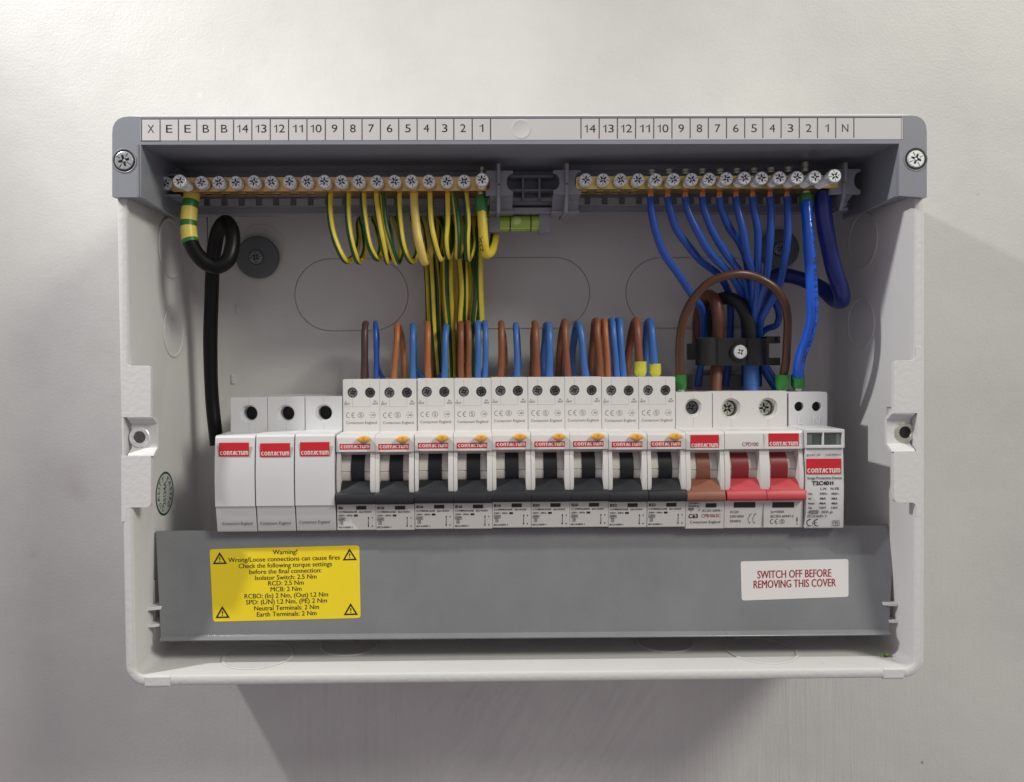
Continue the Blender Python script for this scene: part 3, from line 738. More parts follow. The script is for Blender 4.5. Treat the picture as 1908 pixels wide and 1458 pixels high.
for i, t in enumerate(['14', '13', '12', '11', '10', '9', '8', '7', '6', '5', '4', '3', '2', '1', 'N']):
    xc = 1099.5+33.95*i; wd = 7 if t == '1' else (19 if t == '11' else (20.5 if len(t) == 2 else (10.5 if t.isdigit() else 12)))
    text(ls, t, xc-wd/2, xc+wd/2, 239.8+sy(xc)*1.0+2, 14.5, dk, slope=-0.002)
bar(ls, 262, 222.2, 1681, 219.4, 1.3, dk); bar(ls, 262, 262.6, 300, 262.5, 0.9, dk)
for i in range(20): bar(ls, 1679.5, 221+2*i, 1679.5, 222+2*i, 1.2, dk)
hs.part('lettering', ls, 'ink', strip, smooth=False)
for px, py, r in ((971, 241, 4.3), (519, 247, 4.3), (1411, 243, 4.3)):
    c = P(px, py, DF); dm = MB(); dm.lathe((c.x, DF, c.z), [(r, 0.05), (r, 0.16), (r-0.5, 0.28), (r-1.0, 0.16), (r-1.1, 0.14)] if px == 971 else [(r, 0.05), (r, 0.13), (r-0.6, 0.15), (r-0.7, 0.14)], n=40)
    if px == 971: hs.part('embossed_ring', dm, 'paper', strip)
# spirit level
lv = Thing('spirit_level', 'small green spirit level vial clipped under the middle of the grey moulding', 'spirit level', P(968, 433, 44))
hb = MB(); hb.boxp(911, 396, 931.5, 433, 38, 47); hb.boxp(1004.5, 396, 1025, 433, 38, 47); hb.boxp(905, 394, 1031, 400, 38, 46.5)
lv.part('holder', hb, 'grey', bevel=0.3, segs=2)
a = P(931, 417, 43); b = P(1005, 417, 43); vl = MB(); vl.lathe((a.x, 43, a.z), [(3.9, 0), (3.9, b.x-a.x)], axis='x', n=28)
vo = lv.part('vial', vl, 'vial')
for px in (950.5, 989):
    c = P(px, 417, 45); q = MB(); q.lathe((c.x, 43, a.z), [(3.96, -0.3), (3.96, 0.3)], axis='x', n=28); lv.part('vial_line', q, 'ink', vo)
bb = MB(); c = P(962.5, 409, 47); bb.lathe((c.x, 45.6, c.z-0.6), [(0.1, -2.7), (1.3, -2.3), (2.1, -1.2), (2.35, 0), (2.1, 1.2), (1.3, 2.3), (0.1, 2.7)], axis='x', n=20); lv.part('bubble', bb, 'bubble', vo)

# ================================================================== TERMINAL BARS
def barthing(name, label, x0, x1, yt, yb, m_, sl, screws, ang0, holes, tips):
    d = 62; t = Thing(name, label, 'terminal bar', P((x0+x1)/2, yb, 56))
    mb = MB(); A = P(x0, yt, d); B = P(x1, yt+sl*(x1-x0), d); C = P(x0, yb, d)
    hgt = A.z-C.z; n = 4
    def zc(X): return C.z+(X-A.x)*(B.z-A.z)/(B.x-A.x)
    # bar lies straight; ends rounded
    prof = rrect(A.x, B.x, C.z, C.z+hgt, 0.1, 1)
    ptsb = [(A.x, zc(A.x)), (A.x, zc(A.x)+hgt), (B.x, zc(B.x)+hgt), (B.x, zc(B.x))]
    mb.prism(roundpoly(ptsb, 1.6, 4), 50, d)
    for X_, sc in holes:
        mb.lathe((X_, 56, zc(X_)), [(2.5, 0.2), (2.5, -0.12), (2.3, -0.22), (2.1, -0.05), (2.0, 0.1)], axis='z', n=20)
    bo = t.part('bar', mb, m_, bevel=0.35, segs=2)
    hb = MB()
    for X_, sc in holes: hb.lathe((X_, 56, zc(X_)), [(2.1, 0.1), (2.1, -0.07), (0.2, -0.08)], axis='z', n=16)  # dark discs laid on the bar, hole shade put into colour
    t.part('wire_holes', hb, 'hole', bo)
    for i, (px, py, dd) in enumerate(screws):
        c = P(px, py, dd); s = MB(); r = 3.0
        screw(s, c.x, dd, c.z, r, 3.4, random.uniform(-0.7, 0.7), shaft=max(0, dd-62-3.4))
        t.part('terminal_screw', s, ['zinc', 'zinc_in'])
    for px, py, w_, h_ in tips:
        c = P(px, py, 56); q = MB(); q.lathe((c.x, 56, c.z-h_/2/S(56)), [(w_/2/S(56), 0), (w_/2/S(56), h_*.35/S(56)), (w_/2.6/S(56), h_*.4/S(56)), (w_/2/S(56), h_*.5/S(56)), (w_/2/S(56), h_/S(56))], axis='z', n=14); t.part('wire_tip', q, 'nickel')
    return t
sL = [(308, 341, 62.5), (334, 337.5, 73), (375, 340, 66.5), (407, 340, 66), (439, 340, 66), (473, 338.5, 67), (505, 339.5, 66), (539, 338.5, 67), (572, 338.5, 66), (604, 338, 69), (636, 338.5, 68), (668.5, 338, 67), (702, 338.5, 67), (735, 338, 68), (766.6, 337.5, 69), (799, 337.5, 67.5), (832.8, 338, 66.5), (864.7, 337.5, 68), (898, 334.8, 71)]
sR = [(1091.6, 335, 66.5), (1124, 335, 66), (1156.6, 335, 66.5), (1189, 335, 67), (1222, 335, 69), (1255, 334.5, 69.5), (1289, 334.5, 69), (1322, 334, 70), (1354, 333, 70), (1387.5, 332, 71), (1419.5, 332, 71), (1453, 331.5, 71.5), (1485.7, 331, 73), (1519, 330, 74), (1555.5, 328, 78)]
def holesx(lst): return [(P(x, y, d).x, 0) for x, y, d in lst]
hl = holesx(sL[2:9]); hr = holesx(sR[:4])
barthing('earth_bar', 'bronze-coloured earth terminal bar with a row of screws, left half of the grey moulding', 318, 913, 331, 357.5, 'bronze', -0.003, sL, 0, hl, [(898, 318, 9, 12)])
barthing('neutral_bar', 'brass neutral terminal bar with a row of raised screws, right half of the grey moulding', 1073, 1562, 329, 353, 'brass', -0.004, sR, 0, hr,
    [(x, y, 15, 9) for x, y in ((1214, 322), (1246, 321), (1277, 321), (1308, 320.5), (1341, 321), (1372, 320), (1404, 319), (1436, 318), (1468, 317))]+[(1500, 312, 13, 18)])

# ================================================================== DEVICES
SLOPE = 0.0029
def hole_ring(cx, cz, r): return circ(cx, cz, r, 26)
def nose_profile(z0, z1, d, back=50.0):
    return [(back, z0), (d, z0), (d, z1), (back, z1)]
def device_back(mb, x0, x1, zt, zb):
    mb.box(x0, x1, 9, 45.5, zb+3, zt-0.3)

def rcbo(th, cells, opts):
    """cells: list of (pixel x0, x1 of the opening cell on the nose); builds the shared RCBO body"""
PX = 72.4
def proto_rcbo(px0, sx0):
    """px0: left pixel of nose, sx0: left pixel of shoulder"""
    d = 68.0; ds = 50.0
    yo = -0.0100*(px0-698)
    a = P(px0, 811+yo, d); X0 = a.x+0.09; X1 = X0+17.7-0.16; Xc = (X0+X1)/2
    Zt = a.z; Zsh = P(sx0, 706.5+yo, ds).z; Zb = P(px0, 988.5+yo, 67).z
    th = Thing('circuit_breaker', '', 'circuit breaker', (Xc, 9, Zb), 'row of black-toggle breakers on the rail')
    k = lambda px: X0+(px-px0)/S(d)            # pixel across the nose to X
    z = lambda py: P(px0+36, py+yo, d).z
    body = MB(); device_back(body, X0, X1, Zsh, Zb)
    # shoulder face with two screw bores
    h1 = P(656.6+(px0-626)-(px0-626)*0+((sx0-639)-(px0-626)), 731.5+yo, ds); h2 = P(689.3+(sx0-639), 731.5+yo, ds)
    body.prism(rrect(X0, X1, Zt-3, Zsh, 0.5, 2), 45.4, ds, [hole_ring(h1.x, h1.z, 2.5), hole_ring(h2.x, h2.z, 2.5)])
    # nose: top block, two curved rails, lower block
    zr = z(841.5); zl = z(938)
    body.side([(45, zr), (68.3, zr), (68.0, Zt+0.0-1.2), (67.3, Zt-0.15), (66.6, Zt), (45, Zt)], X0, X1)
    def rail(xa, xb):
        pr = [(50, zl-0.1), (66.8, zl-0.1)]
        for i in range(9):
            t = i/8; pr.append((67.0+1.6*math.sin(math.pi*min(1, t*1.05)**0.9), zl+(zr-zl)*t))
        pr += [(50, zr+0.02)]
        body.side(pr, xa, xb)
    xa = k(px0+7.2); xb = k(px0+62.5)
    rail(X0, xa); rail(xb, X1)
    body.side([(50, Zb), (66.4, Zb), (66.9, Zb+0.4), (67.6, zl-0.2), (67.4, zl), (50, zl)], X0, X1)
    # recess: sloped top, floor
    body.side([(52, zr), (66.0, zr-0.05), (58.2, z(857)), (52, z(857))], xa, xb)
    body.box(xa, xb, 50.5, 53.0, zl, zr)
    bo = th.part('body', body, 'white', bevel=0.22)
    sg = MB(); xm = k(px0+36)
    bar_z = h1.z-2.4
    # moulding lines on the shoulder
    lines = MB()
    for hx in (h1, h2):
        lines.box(hx.x-0.05, hx.x+0.05, ds, ds+0.02, hx.z+2.55, Zsh-0.6); lines.box(hx.x-0.05, hx.x+0.05, ds, ds+0.02, hx.z-6.6, hx.z-2.6)
    lines.box(X0+0.3, h2.x, ds, ds+0.02, hx.z-6.7, hx.z-6.6)
    M.setdefault('seam', mat('seam_line', (0.30, 0.30, 0.30), 0.6, linear=True))
    th.part('seam_lines', lines, 'seam', bo, smooth=False)
    # drum behind the toggle
    dr = MB(); c = z(881); cyl = []
    for i in range(13):
        t = R(-52+104*i/12); cyl.append((55.6+9.0*math.cos(t), c+9.4*math.sin(t)))
    mid = len(cyl)//2
    cyl2 = cyl[:mid]+[(cyl[mid][0]+.0, cyl[mid][1]-0.35), (cyl[mid][0]-0.5, cyl[mid][1]), (cyl[mid][0]+.0, cyl[mid][1]+0.35)]+cyl[mid+1:]
    dr.side([(54, cyl2[0][1])]+cyl2+[(54, cyl2[-1][1])], xa+0.1, xb-0.1)
    th.part('drum', dr, 'drum', bo, ang=50)
    # toggle: stem over the drum, flared handle and full-width bar
    tg = MB(); xs0 = k(px0+24.3); xs1 = k(px0+50)
    st_ = [(p[0]+0.45, c+(p[1]-c)*1.02) for p in cyl]
    tg.side([(54.5, st_[0][1])]+st_+[(54.5, st_[-1][1])], xs0, xs1)
    z1 = z(897.5); z2 = z(917.5); z3 = z(938.5)
    hx0 = xa+0.15; hx1 = xb-0.15
    prf = [(58, z1-2.5), (63.2, z1), (65.4, z1-0.4), (69.2, z2+0.6), (70.4, z2-1.2), (71.2, z2-2.8), (71.3, z3+1.2), (70.6, z3+0.2), (69.8, z3), (68.0, z3+0.1), (67.9, z2-0.2), (58, z2-0.2)]
    tg.side(prf, hx0, hx1)
    prb = [(67.95, z3+0.02), (69.8, z3+0.02), (70.7, z3+0.3), (71.4, z3+1.2), (71.3, z2-2.4), (70.7, z2-0.9), (69.9, z2+0.1), (67.95, z2+0.1)]
    tg.side(prb, X0-0.03, X1+0.03)
    th.part('toggle', tg, 'black', bevel=0.2, segs=2, ang=50)
    # test button
    bt = MB(); bc = P(px0+50.5, 818.5+yo, 70.5)
    bt.lathe((0, 0, 0), [(0.9, 0), (1.0, 0.0), (1.0, 2.0), (0.93, 2.35), (0.80, 2.5), (0.05, 2.52)], n=28)
    bt.v = [(bc.x+v[0]*2.95, 67.9+v[1], bc.z+v[2]*1.42) for v in bt.v]
    b_o = th.part('test_button', bt, 'button', ang=50)
    tt = MB(); text(tt, 'T', px0+48.3, px0+53.3, 818.4+yo, 6, 70.47, off=0.0); M.setdefault('inkb', mat('embossed_letter', (0.45, 0.22, 0.03), 0.5, linear=True)); th.part('lettering', tt, 'inkb', b_o, smooth=False)
    # logo
    logo_part(th, px0+6.5, 827+yo, px0+63.5, 837.8+yo, 832.3+yo, 6.0, 68.22)
    # bores and screws
    for j, h in enumerate((h1, h2)):
        bm_ = MB(); bm_.lathe((h.x, 45.3, h.z), [(2.8, 0.0), (2.8, 0.35), (0.1, 0.36)], n=20); so_ = th.part('bore', bm_, 'hole', bo)
        sc = MB(); screw(sc, h.x+0.1, ds-1.5, h.z, 2.25, 1.5, [0.4, 1.1][j], mh=0, mr=1, cross=0.68); th.part('terminal_screw', sc, ['steel' if j else 'screwgrey', 'hole'], bo)
    # print on the shoulder
    pr = MB(); dd = ds+0.05; o = sx0-639; g = lambda x: x+o
    text(pr, 'L', g(643.5), g(646), 748+yo, 3.2, dd); text(pr, 'OUT', g(641), g(652), 752.5+yo, 3.3, dd)
    text(pr, 'N', g(697), g(700.5), 747.5+yo, 3.2, dd); text(pr, 'OUT', g(694), g(704.5), 752+yo, 3.3, dd)
    ce_mark(pr, g(650), 773.5+yo, 4.6, dd, 0.95); s_mark(pr, g(672), 773.3+yo, 5.2, dd, 0.6); hex_mark(pr, g(694.5), 773+yo, 6.2, dd, 0.55)
    text(pr, 'Contactum England', g(644.5), g(702), 787.5+yo, 5.0, dd)
    th.part('shoulder_print', pr, 'inkg', bo, smooth=False)
    # print on the lower face that all share
    q = MB(); dl = 67.62
    def lf(y): return 67.45-(y-940)*0.011*0+0.2
    def T(s, a0, a1, y, h_, off=0.0): 
        dpt = face_d(y); text(q, s, px0+a0, px0+a1, y+yo, h_, dpt, off=off)
    def face_d(y): return 67.66+(66.95-67.66)*(y-938)/(987-938)+0.08
    T('230V~ 50Hz', 4.6, 31, 960.5, 3.1); T('6000', 6.2, 15.5, 967, 2.9); T('3', 8.8, 11.3, 974, 3.6)
    T('IEC61009-1', 5.0, 31, 982.3, 3.1); T('I', 67, 68, 964.5, 3); T('0', 66.6, 68.8, 980, 3)
    def BR(x0, y0, x1, y1, w): bar(q, px0+x0, y0+yo, px0+x1, y1+yo, w, face_d((y0+y1)/2))
    for x0, y0, x1, y1 in ((5, 964.4, 17, 964.4), (5, 969.8, 17, 969.8), (5, 964.4, 5, 969.8), (17, 964.4, 17, 969.8), (7.5, 971, 12.8, 971), (7.5, 977, 12.8, 977), (7.5, 971, 7.5, 977), (12.8, 971, 12.8, 977)): BR(x0, y0, x1, y1, 0.55)
    BR(33.5, 960.3, 40.3, 960.3, 3.6)
    BR(60.5, 963, 60.5, 981, 0.9); BR(60.5, 963, 60.5, 966, 1.9); BR(60.5, 978.5, 60.5, 981.5, 1.9)
    th.part('rating_print', q, 'ink', bo, smooth=False)
    wn = MB(); wn.prism(quadp([(px0+56.5, 942.3+yo), (px0+37.5, 942.5+yo), (px0+37.5, 949.4+yo), (px0+56.5, 949.2+yo)], 67.65), 67.3, face_d(946)-.02)
    th.part('status_window', wn, 'blackp', bo, smooth=False)
    return th, face_d, yo
M['screwgrey'] = mat('grimy_zinc', (0.36, 0.36, 0.35), 0.32, 0.85, bump=0.06, bscale=1800, linear=True, var=0.4, vscale=1200)
proto, face_d, yo = proto_rcbo(626.2, 639)
ords = ['leftmost', 'second', 'third', 'fourth', 'fifth', 'sixth', 'seventh', 'eighth', 'ninth']
kinds = ['B6', 'B16', 'B16', 'B16', 'B16', 'B20', 'B20', 'B32', 'B32']
lab = ['white breaker marked B6 with a black toggle, right after the three plain blanks',
       'first of the four B16 black-toggle breakers, next to the B6 one',
       'second of the four B16 black-toggle breakers from the left',
       'third of the four B16 black-toggle breakers, with four wires looping out of its top',
       'last of the four B16 black-toggle breakers, next to a B20 one',
       'left one of the two B20 black-toggle breakers, beside the B16 breakers',
       'right one of the two B20 black-toggle breakers, next to a B32 one',
       'left one of the two B32 black-toggle breakers, four wires looping out of its top',
       'right one of the two B32 breakers, beside the brown toggle, fed by yellow-tipped wires']
specific = {}
def rating_mesh(kind):
    if kind in specific: return specific[kind]
    q = MB(); px0 = 626.2
    def T(s, a0, a1, y, h_, off=0.0): text(q, s, px0+a0, px0+a1, y+yo, h_, face_d(y), off=off)
    T(kind, 4.8, 13 if kind == 'B6' else 17.5, 946.3, 4.9, 0.03)
    T('CCPBR06%02dAB' % int(kind[1:]), 4.6, 39.5, 953.9, 3.1); T('I\u0394n=0.03A', 43.5, 66, 953.6, 3.0)
    specific[kind] = q.mesh('breaker_rating', 'ink', proto.L, smooth=False); return specific[kind]
for i in range(9):
    r = proto.o if i == 0 else copy_tree(proto.o)
    if i:
        r.location = proto.o.location+Vector((17.7*i, random.uniform(-0.12, 0.12), SLOPE*17.7*i+random.uniform(-0.12, 0.12)))*MM
        r.rotation_euler = (R(random.uniform(-0.25, 0.25)), R(random.uniform(-0.12, 0.12)), R(random.uniform(-0.12, 0.12)))
    r['label'] = lab[i]
rcs = [o for o in bpy.data.objects if o.name.startswith('circuit_breaker')]
rcs.sort(key=lambda o: o.location.x)
for i, r in enumerate(rcs):
    o = newobj('rating_lettering', rating_mesh(kinds[i])); o.parent = [c for c in children(r) if c.name.startswith('body')][0]

# ---- three plain blanks on the left
def blank(i, nx0, nx1, sx0, sx1, yt, yb, ysh, lab_, logo, ty, etx, hole):
    d = 69.0; ds = 50.0
    a = P(nx0, yt, d); b = P(nx1, yb, d); X0 = a.x-.02; X1 = b.x+.02
    zt = a.z; zb = P(nx0, yb, 68).z; zs = P(sx0, ysh, ds).z
    th = Thing('blank_module', lab_, 'blanking module', ((X0+X1)/2, 9, zb), 'plain blanking modules at the left end')
    mb = MB(); s0 = P(sx0, ysh, ds).x+.06; s1 = P(sx1, ysh, ds).x-.06
    h = P(hole[0], hole[1], ds)
    mb.prism(rrect(s0, s1, zt-2, zs, 0.5, 2), 48.6, ds, [circ(h.x, h.z, 4.1, 32)])
    mb.prism(rrect(s0, s1, zt-2, zs-.02, 0.3, 2), 43, 48.62, [circ(h.x+.15, h.z, 3.4, 32)])
    mb.box(s0, s1, 12, 41, zb+3, zs-0.4)
    zk = P(nx0, yb-49, d).z
    pr = [(45, zb), (66.4, zb), (67.0, zb+0.6)]
    pr += [(68.9, zk-0.2), (69.7, zk)]
    for j in range(8): t = (j+1)/8; pr.append((69.7+0.9*math.sin(math.pi*t)-0.9*t*1.3, zk+(zt-1.0-zk)*t))
    pr += [(67.6, zt-0.1), (66.8, zt), (45, zt)]
    mb.side(pr, X0, X1)
    bo = th.part('body', mb, 'white2', bevel=0.2, ang=18)
    hb = MB(); hb.lathe((h.x, 42.9, h.z), [(4.2, 0.0), (4.2, 0.25), (0.1, 0.26)], n=20); th.part('bore', hb, 'hole', bo)
    sm = MB(); sm.box(h.x-.05, h.x+.05, ds, ds+0.02, h.z+4.1, zs-0.5); sm.box(h.x-.05, h.x+.05, ds, ds+0.02, zt+0.2, h.z-4.1); th.part('seam_lines', sm, 'seam', bo, smooth=False)
    logo_part(th, logo[0], logo[1], logo[2], logo[3], logo[3]-6.2, 7.2, 69.75)
    q = MB(); text(q, 'Contactum England', etx[0], etx[1], etx[2], 5.2, 68.0); th.part('maker_print', q, 'ink', bo, smooth=False)
blank(0, 400.5, 476, 429, 498, 812.5, 993, 741, 'leftmost plain white blanking module with a black hole above its red logo', (408, 825.5, 464, 851), 0, (414, 470.5, 976), (464, 771))
blank(1, 477, 549, 498.5, 567.5, 810.5, 992, 739.5, 'middle one of the three plain white blanking modules', (484.5, 826.5, 540.5, 852), 0, (485, 541.5, 975.5), (533, 771))
blank(2, 550, 624.5, 568.5, 637.5, 809.5, 991, 739, 'plain white blanking module touching the B6 breaker', (559, 824.5, 614, 850.5), 0, (558, 614.5, 973.3), (603.5, 770))

# ---- single and double pole switches
def toggled(th, X0, X1, zt, zb, cells, d, tmat, stem, yref, sh, holes, bars):
    """cells: (pixel left, right) of each toggle opening; bars: pixel spans of the handle bars"""
    ds = 50.0; mb = MB(); Z = lambda y, x: P(x, y, d).z
    xs = cells[0][0]
    zr = Z(840+yref, xs); zl = Z(936+yref, xs)
    s0, s1, zs = sh
    mb.prism(rrect(s0, s1, zt-2, zs, 0.5, 2), 48.7, ds, [circ(h.x, h.z, h_r*1.28, 32) for h, h_r in holes])
    mb.prism(rrect(s0, s1, zt-2, zs-.02, 0.3, 2), 43, 48.72, [circ(h.x, h.z, h_r, 32) for h, h_r in holes])
    mb.box(s0, s1, 12, 41, zb+3, zs-0.4)
    mb.side([(45, zr), (68.3, zr), (68.0, zt-1.2), (67.3, zt-0.15), (66.6, zt), (45, zt)], X0, X1)
    mb.side([(50, zb), (66.4, zb), (66.9, zb+0.4), (67.6, zl-0.2), (67.4, zl), (50, zl)], X0, X1)
    ed = [X0]
    for c in cells: ed += [P(c[0], 880, d).x, P(c[1], 880, d).x]
    ed.append(X1)
    for i in range(0, len(ed), 2):
        pr = [(50, zl-0.1), (66.8, zl-0.1)]
        for j in range(9): t = j/8; pr.append((67.0+1.6*math.sin(math.pi*min(1, t*1.05)**0.9), zl+(zr-zl)*t))
        pr += [(50, zr+0.02)]; mb.side(pr, ed[i], ed[i+1])
    for i in range(1, len(ed)-1, 2):
        mb.side([(52, zr), (66.0, zr-0.05), (58.2, Z(857+yref, xs)), (52, Z(857+yref, xs))], ed[i], ed[i+1])
        mb.box(ed[i], ed[i+1], 50.5, 53.0, zl, zr)
    bo = th.part('body', mb, 'white', bevel=0.22)
    c = Z(880+yref, xs)
    cyl = [(55.6+9.0*math.cos(R(-52+104*i/12)), c+9.4*math.sin(R(-52+104*i/12))) for i in range(13)]
    cyl2 = cyl[:6]+[(cyl[6][0], cyl[6][1]-0.35), (cyl[6][0]-0.5, cyl[6][1]), (cyl[6][0], cyl[6][1]+0.35)]+cyl[7:]
    for i in range(1, len(ed)-1, 2):
        dr = MB(); dr.side([(54, cyl2[0][1])]+cyl2+[(54, cyl2[-1][1])], ed[i]+.1, ed[i+1]-.1); th.part('drum', dr, 'drum', bo, ang=50)
    z1 = Z(896.5+yref, xs); z2 = Z(915.5+yref, xs); z3 = Z(935.5+yref, xs)
    for i, (cell, bp_) in enumerate(zip(cells, bars)):
        tg = MB(); xa = ed[1+2*i]; xb = ed[2+2*i]; wd = xb-xa
        st_ = [(p[0]+0.45, c+(p[1]-c)*1.02) for p in cyl]
        tg.side([(54.5, st_[0][1])]+st_+[(54.5, st_[-1][1])], xa+wd*stem[0], xa+wd*stem[1], mi=1)
        prf = [(58, z1-2.5), (63.2, z1), (65.4, z1-0.4), (69.2, z2+0.6), (70.4, z2-1.2), (71.2, z2-2.8), (71.3, z3+1.2), (70.6, z3+0.2), (69.8, z3), (68.0, z3+0.1), (67.9, z2-0.2), (58, z2-0.2)]
        tg.side(prf, xa+.12, xb-.12)
        prb = [(67.95, z3+0.02), (69.8, z3+0.02), (70.7, z3+0.3), (71.4, z3+1.2), (71.3, z2-2.4), (70.7, z2-0.9), (69.9, z2+0.1), (67.95, z2+0.1)]
        b0 = P(bp_[0], 926, 72).x; b1 = P(bp_[1], 926, 72).x
        tg.side(prb, b0, b1)
        th.part('toggle', tg, tmat, bevel=0.2, segs=2, ang=50)
    for h, h_r in holes:
        hb = MB(); hb.lathe((h.x, 42.9, h.z), [(h_r*1.05, 0.0), (h_r*1.05, 0.25), (0.1, 0.26)], n=20); th.part('bore', hb, 'hole', bo)
        sm = MB(); sm.box(h.x-.05, h.x+.05, ds, ds+0.02, h.z+h_r*1.32, zs-0.5); sm.box(h.x-.05, h.x+.05, ds, ds+0.02, zt+0.2, h.z-h_r*1.32); th.part('seam_lines', sm, 'seam', bo, smooth=False)
    return bo
dl = 67.6
# C63 breaker with the brown toggle
a = P(1277.8, 804.5, 68); b = P(1349, 986, 67); X0 = a.x+.08; X1 = b.x-.1
mcb = Thing('circuit_breaker', 'white C63 breaker with the only brown toggle, left of the red main switch', 'circuit breaker', ((X0+X1)/2, 9, b.z))
s0 = P(1259, 731, 50).x+.06; s1 = P(1327, 731, 50).x-.06; h = P(1291.7, 760, 50)
bo = toggled(mcb, X0, X1, a.z, b.z, [(1287, 1342)], 68, ['brownt', 'brownt'], (0.27, 0.74), -1.5, (s0, s1, P(1259, 731.5, 50).z), [(h, 3.35)], [(1281.5, 1353.5)])
sc = MB(); screw(sc, h.x-0.1, 46.5, h.z, 3.0, 1.5, 0.5, cross=0.7); mcb.part('terminal_screw', sc, ['steel', 'hole'], bo)
logo_part(mcb, 1286.5, 811, 1339.5, 835, 830.3, 7.0, 68.25, slope=-0.006)
q = MB()
def fd(y): return 67.66+(66.95-67.66)*(y-936)/(987-936)+0.08
text(q, '230/400V~', 1282.5, 1306, 938.5, 3.0, fd(938)); text(q, '50/60Hz', 1282.5, 1302, 943.5, 3.0, fd(943)); text(q, '6000', 1283, 1292, 948.8, 2.8, fd(949)); text(q, '3', 1286.5, 1288.5, 953, 2.6, fd(953))
frame_px(q, 1282.5, 947, 1292.8, 951, 0.5, fd(949)); bar(q, 1300, 948, 1304, 944, 0.6, fd(946)); bar(q, 1304, 948, 1304, 953, 0.7, fd(950)); bar(q, 1301, 949, 1301, 954, 0.5, fd(950))
text(q, 'IEC/EN 60898-1', 1309, 1345, 952.0, 4.2, fd(952)); text(q, 'C63', 1283, 1300.5, 962.0, 7.4, fd(962), off=0.03); text(q, 'Contactum England', 1286, 1342, 973.2, 4.6, fd(973))
mcb.part('rating_print', q, 'ink', bo, smooth=False)
q = MB(); text(q, 'CPB1063C', 1307, 1343, 961.3, 6.2, fd(961)); mcb.part('type_print', q, 'redink', bo, smooth=False)
wn = MB(); wn.prism(quadp([(1335, 938), (1315, 938.3), (1315, 946), (1335, 945.7)], 67.65), 67.3, fd(942)-.02); mcb.part('status_window', wn, 'blackp', bo, smooth=False)
# main switch, two red toggles
a = P(1350.2, 803.5, 68); b = P(1495.5, 984, 67); X0 = a.x+.05; X1 = b.x-.05
ms = Thing('main_switch', 'white double-width main switch marked CPD100 with two joined red toggles', 'main switch', ((X0+X1)/2, 9, b.z))
s0 = P(1327.8, 730, 50).x+.06; s1 = P(1466.5, 730, 50).x-.06
hA = P(1362, 761.7, 50); hB = P(1431, 760.8, 50)
bo = toggled(ms, X0, X1, a.z, b.z, [(1360, 1416), (1434, 1489)], 68, ['redt', 'redt2'], (0.14, 0.72), -2.8, (s0, s1, P(1328, 730, 50).z), [(hA, 3.9), (hB, 3.9)], [(1356.5, 1430.3), (1431, 1504)])
for hh, an in ((hA, 0.75), (hB, 0.1)):
    sc = MB(); screw(sc, hh.x-0.5, 46.3, hh.z-0.1, 3.5, 1.5, an, cross=0.7); ms.part('terminal_screw', sc, ['nickel', 'hole'], bo)
logo_part(ms, 1432, 808, 1488.5, 832, 827.2, 7.2, 68.25, slope=-0.006)
q = MB(); text(q, 'CPD100', 1383, 1413, 828.4, 7.2, 68.3); ms.part('type_print', q, 'redink', bo, smooth=False)
q = MB()
for s_, x0, x1, y, hh in (('AC22A', 1360.5, 1377, 954.3, 4.5), ('230V/400V', 1360, 1386.5, 962.7, 4.5), ('50/60Hz', 1360.2, 1381, 971.3, 4.5), ('In=100A', 1437, 1461.5, 954, 4.5), ('IEC/EN 60947-3', 1436, 1478.5, 962.5, 4.5)):
    text(q, s_, x0, x1, y, hh, fd(y))
ce_mark(q, 1439.6, 972, 4.0, fd(972), 0.9); s_mark(q, 1457.5, 972, 4.3, fd(972), 0.6)
for x in (1393.5, 1402):
    bar(q, x, 967, x+4, 961, 0.7, fd(964)); bar(q, x+1, 967, x+1, 974, 0.6, fd(970)); arc(q, x+4, 959.5, 1.2, 0.5, 0, 360, fd(960)); 
text(q, '2', 1395.5, 1398, 974, 3, fd(974)); text(q, '4', 1404, 1406.5, 974, 3, fd(974)); text(q, '1', 1399.5, 1400.5, 958, 2.6, fd(958)); text(q, '3', 1406.8, 1408.6, 958, 2.6, fd(958))
bar(q, 1485.3, 963, 1485.3, 974, 0.8, fd(968)); bar(q, 1485.3, 966.5, 1485.3, 971, 1.8, fd(968)); text(q, '0', 1484.3, 1486.4, 977, 2.6, fd(977))
ms.part('rating_print', q, 'ink', bo, smooth=False)
for x0, x1 in ((1367.5, 1407.5), (1439.5, 1479.7)):
    wn = MB(); wn.prism(quadp([(x1, 935.8), (x0, 936.2), (x0, 946.2), (x1, 946)], 67.65), 67.2, fd(941)-.02); ms.part('status_window', wn, 'blackp', bo, smooth=False)
sm = MB(); xm = P(1422.5, 960, 67.6).x; sm.box(xm-.06, xm+.06, 67.0, 67.68, b.z+0.3, P(1422, 938, 67.6).z); sm.box(xm-.06, xm+.06, 68, 68.33, P(1422, 836, 68).z, a.z-1.5); ms.part('seam_lines', sm, 'seam', bo, smooth=False)

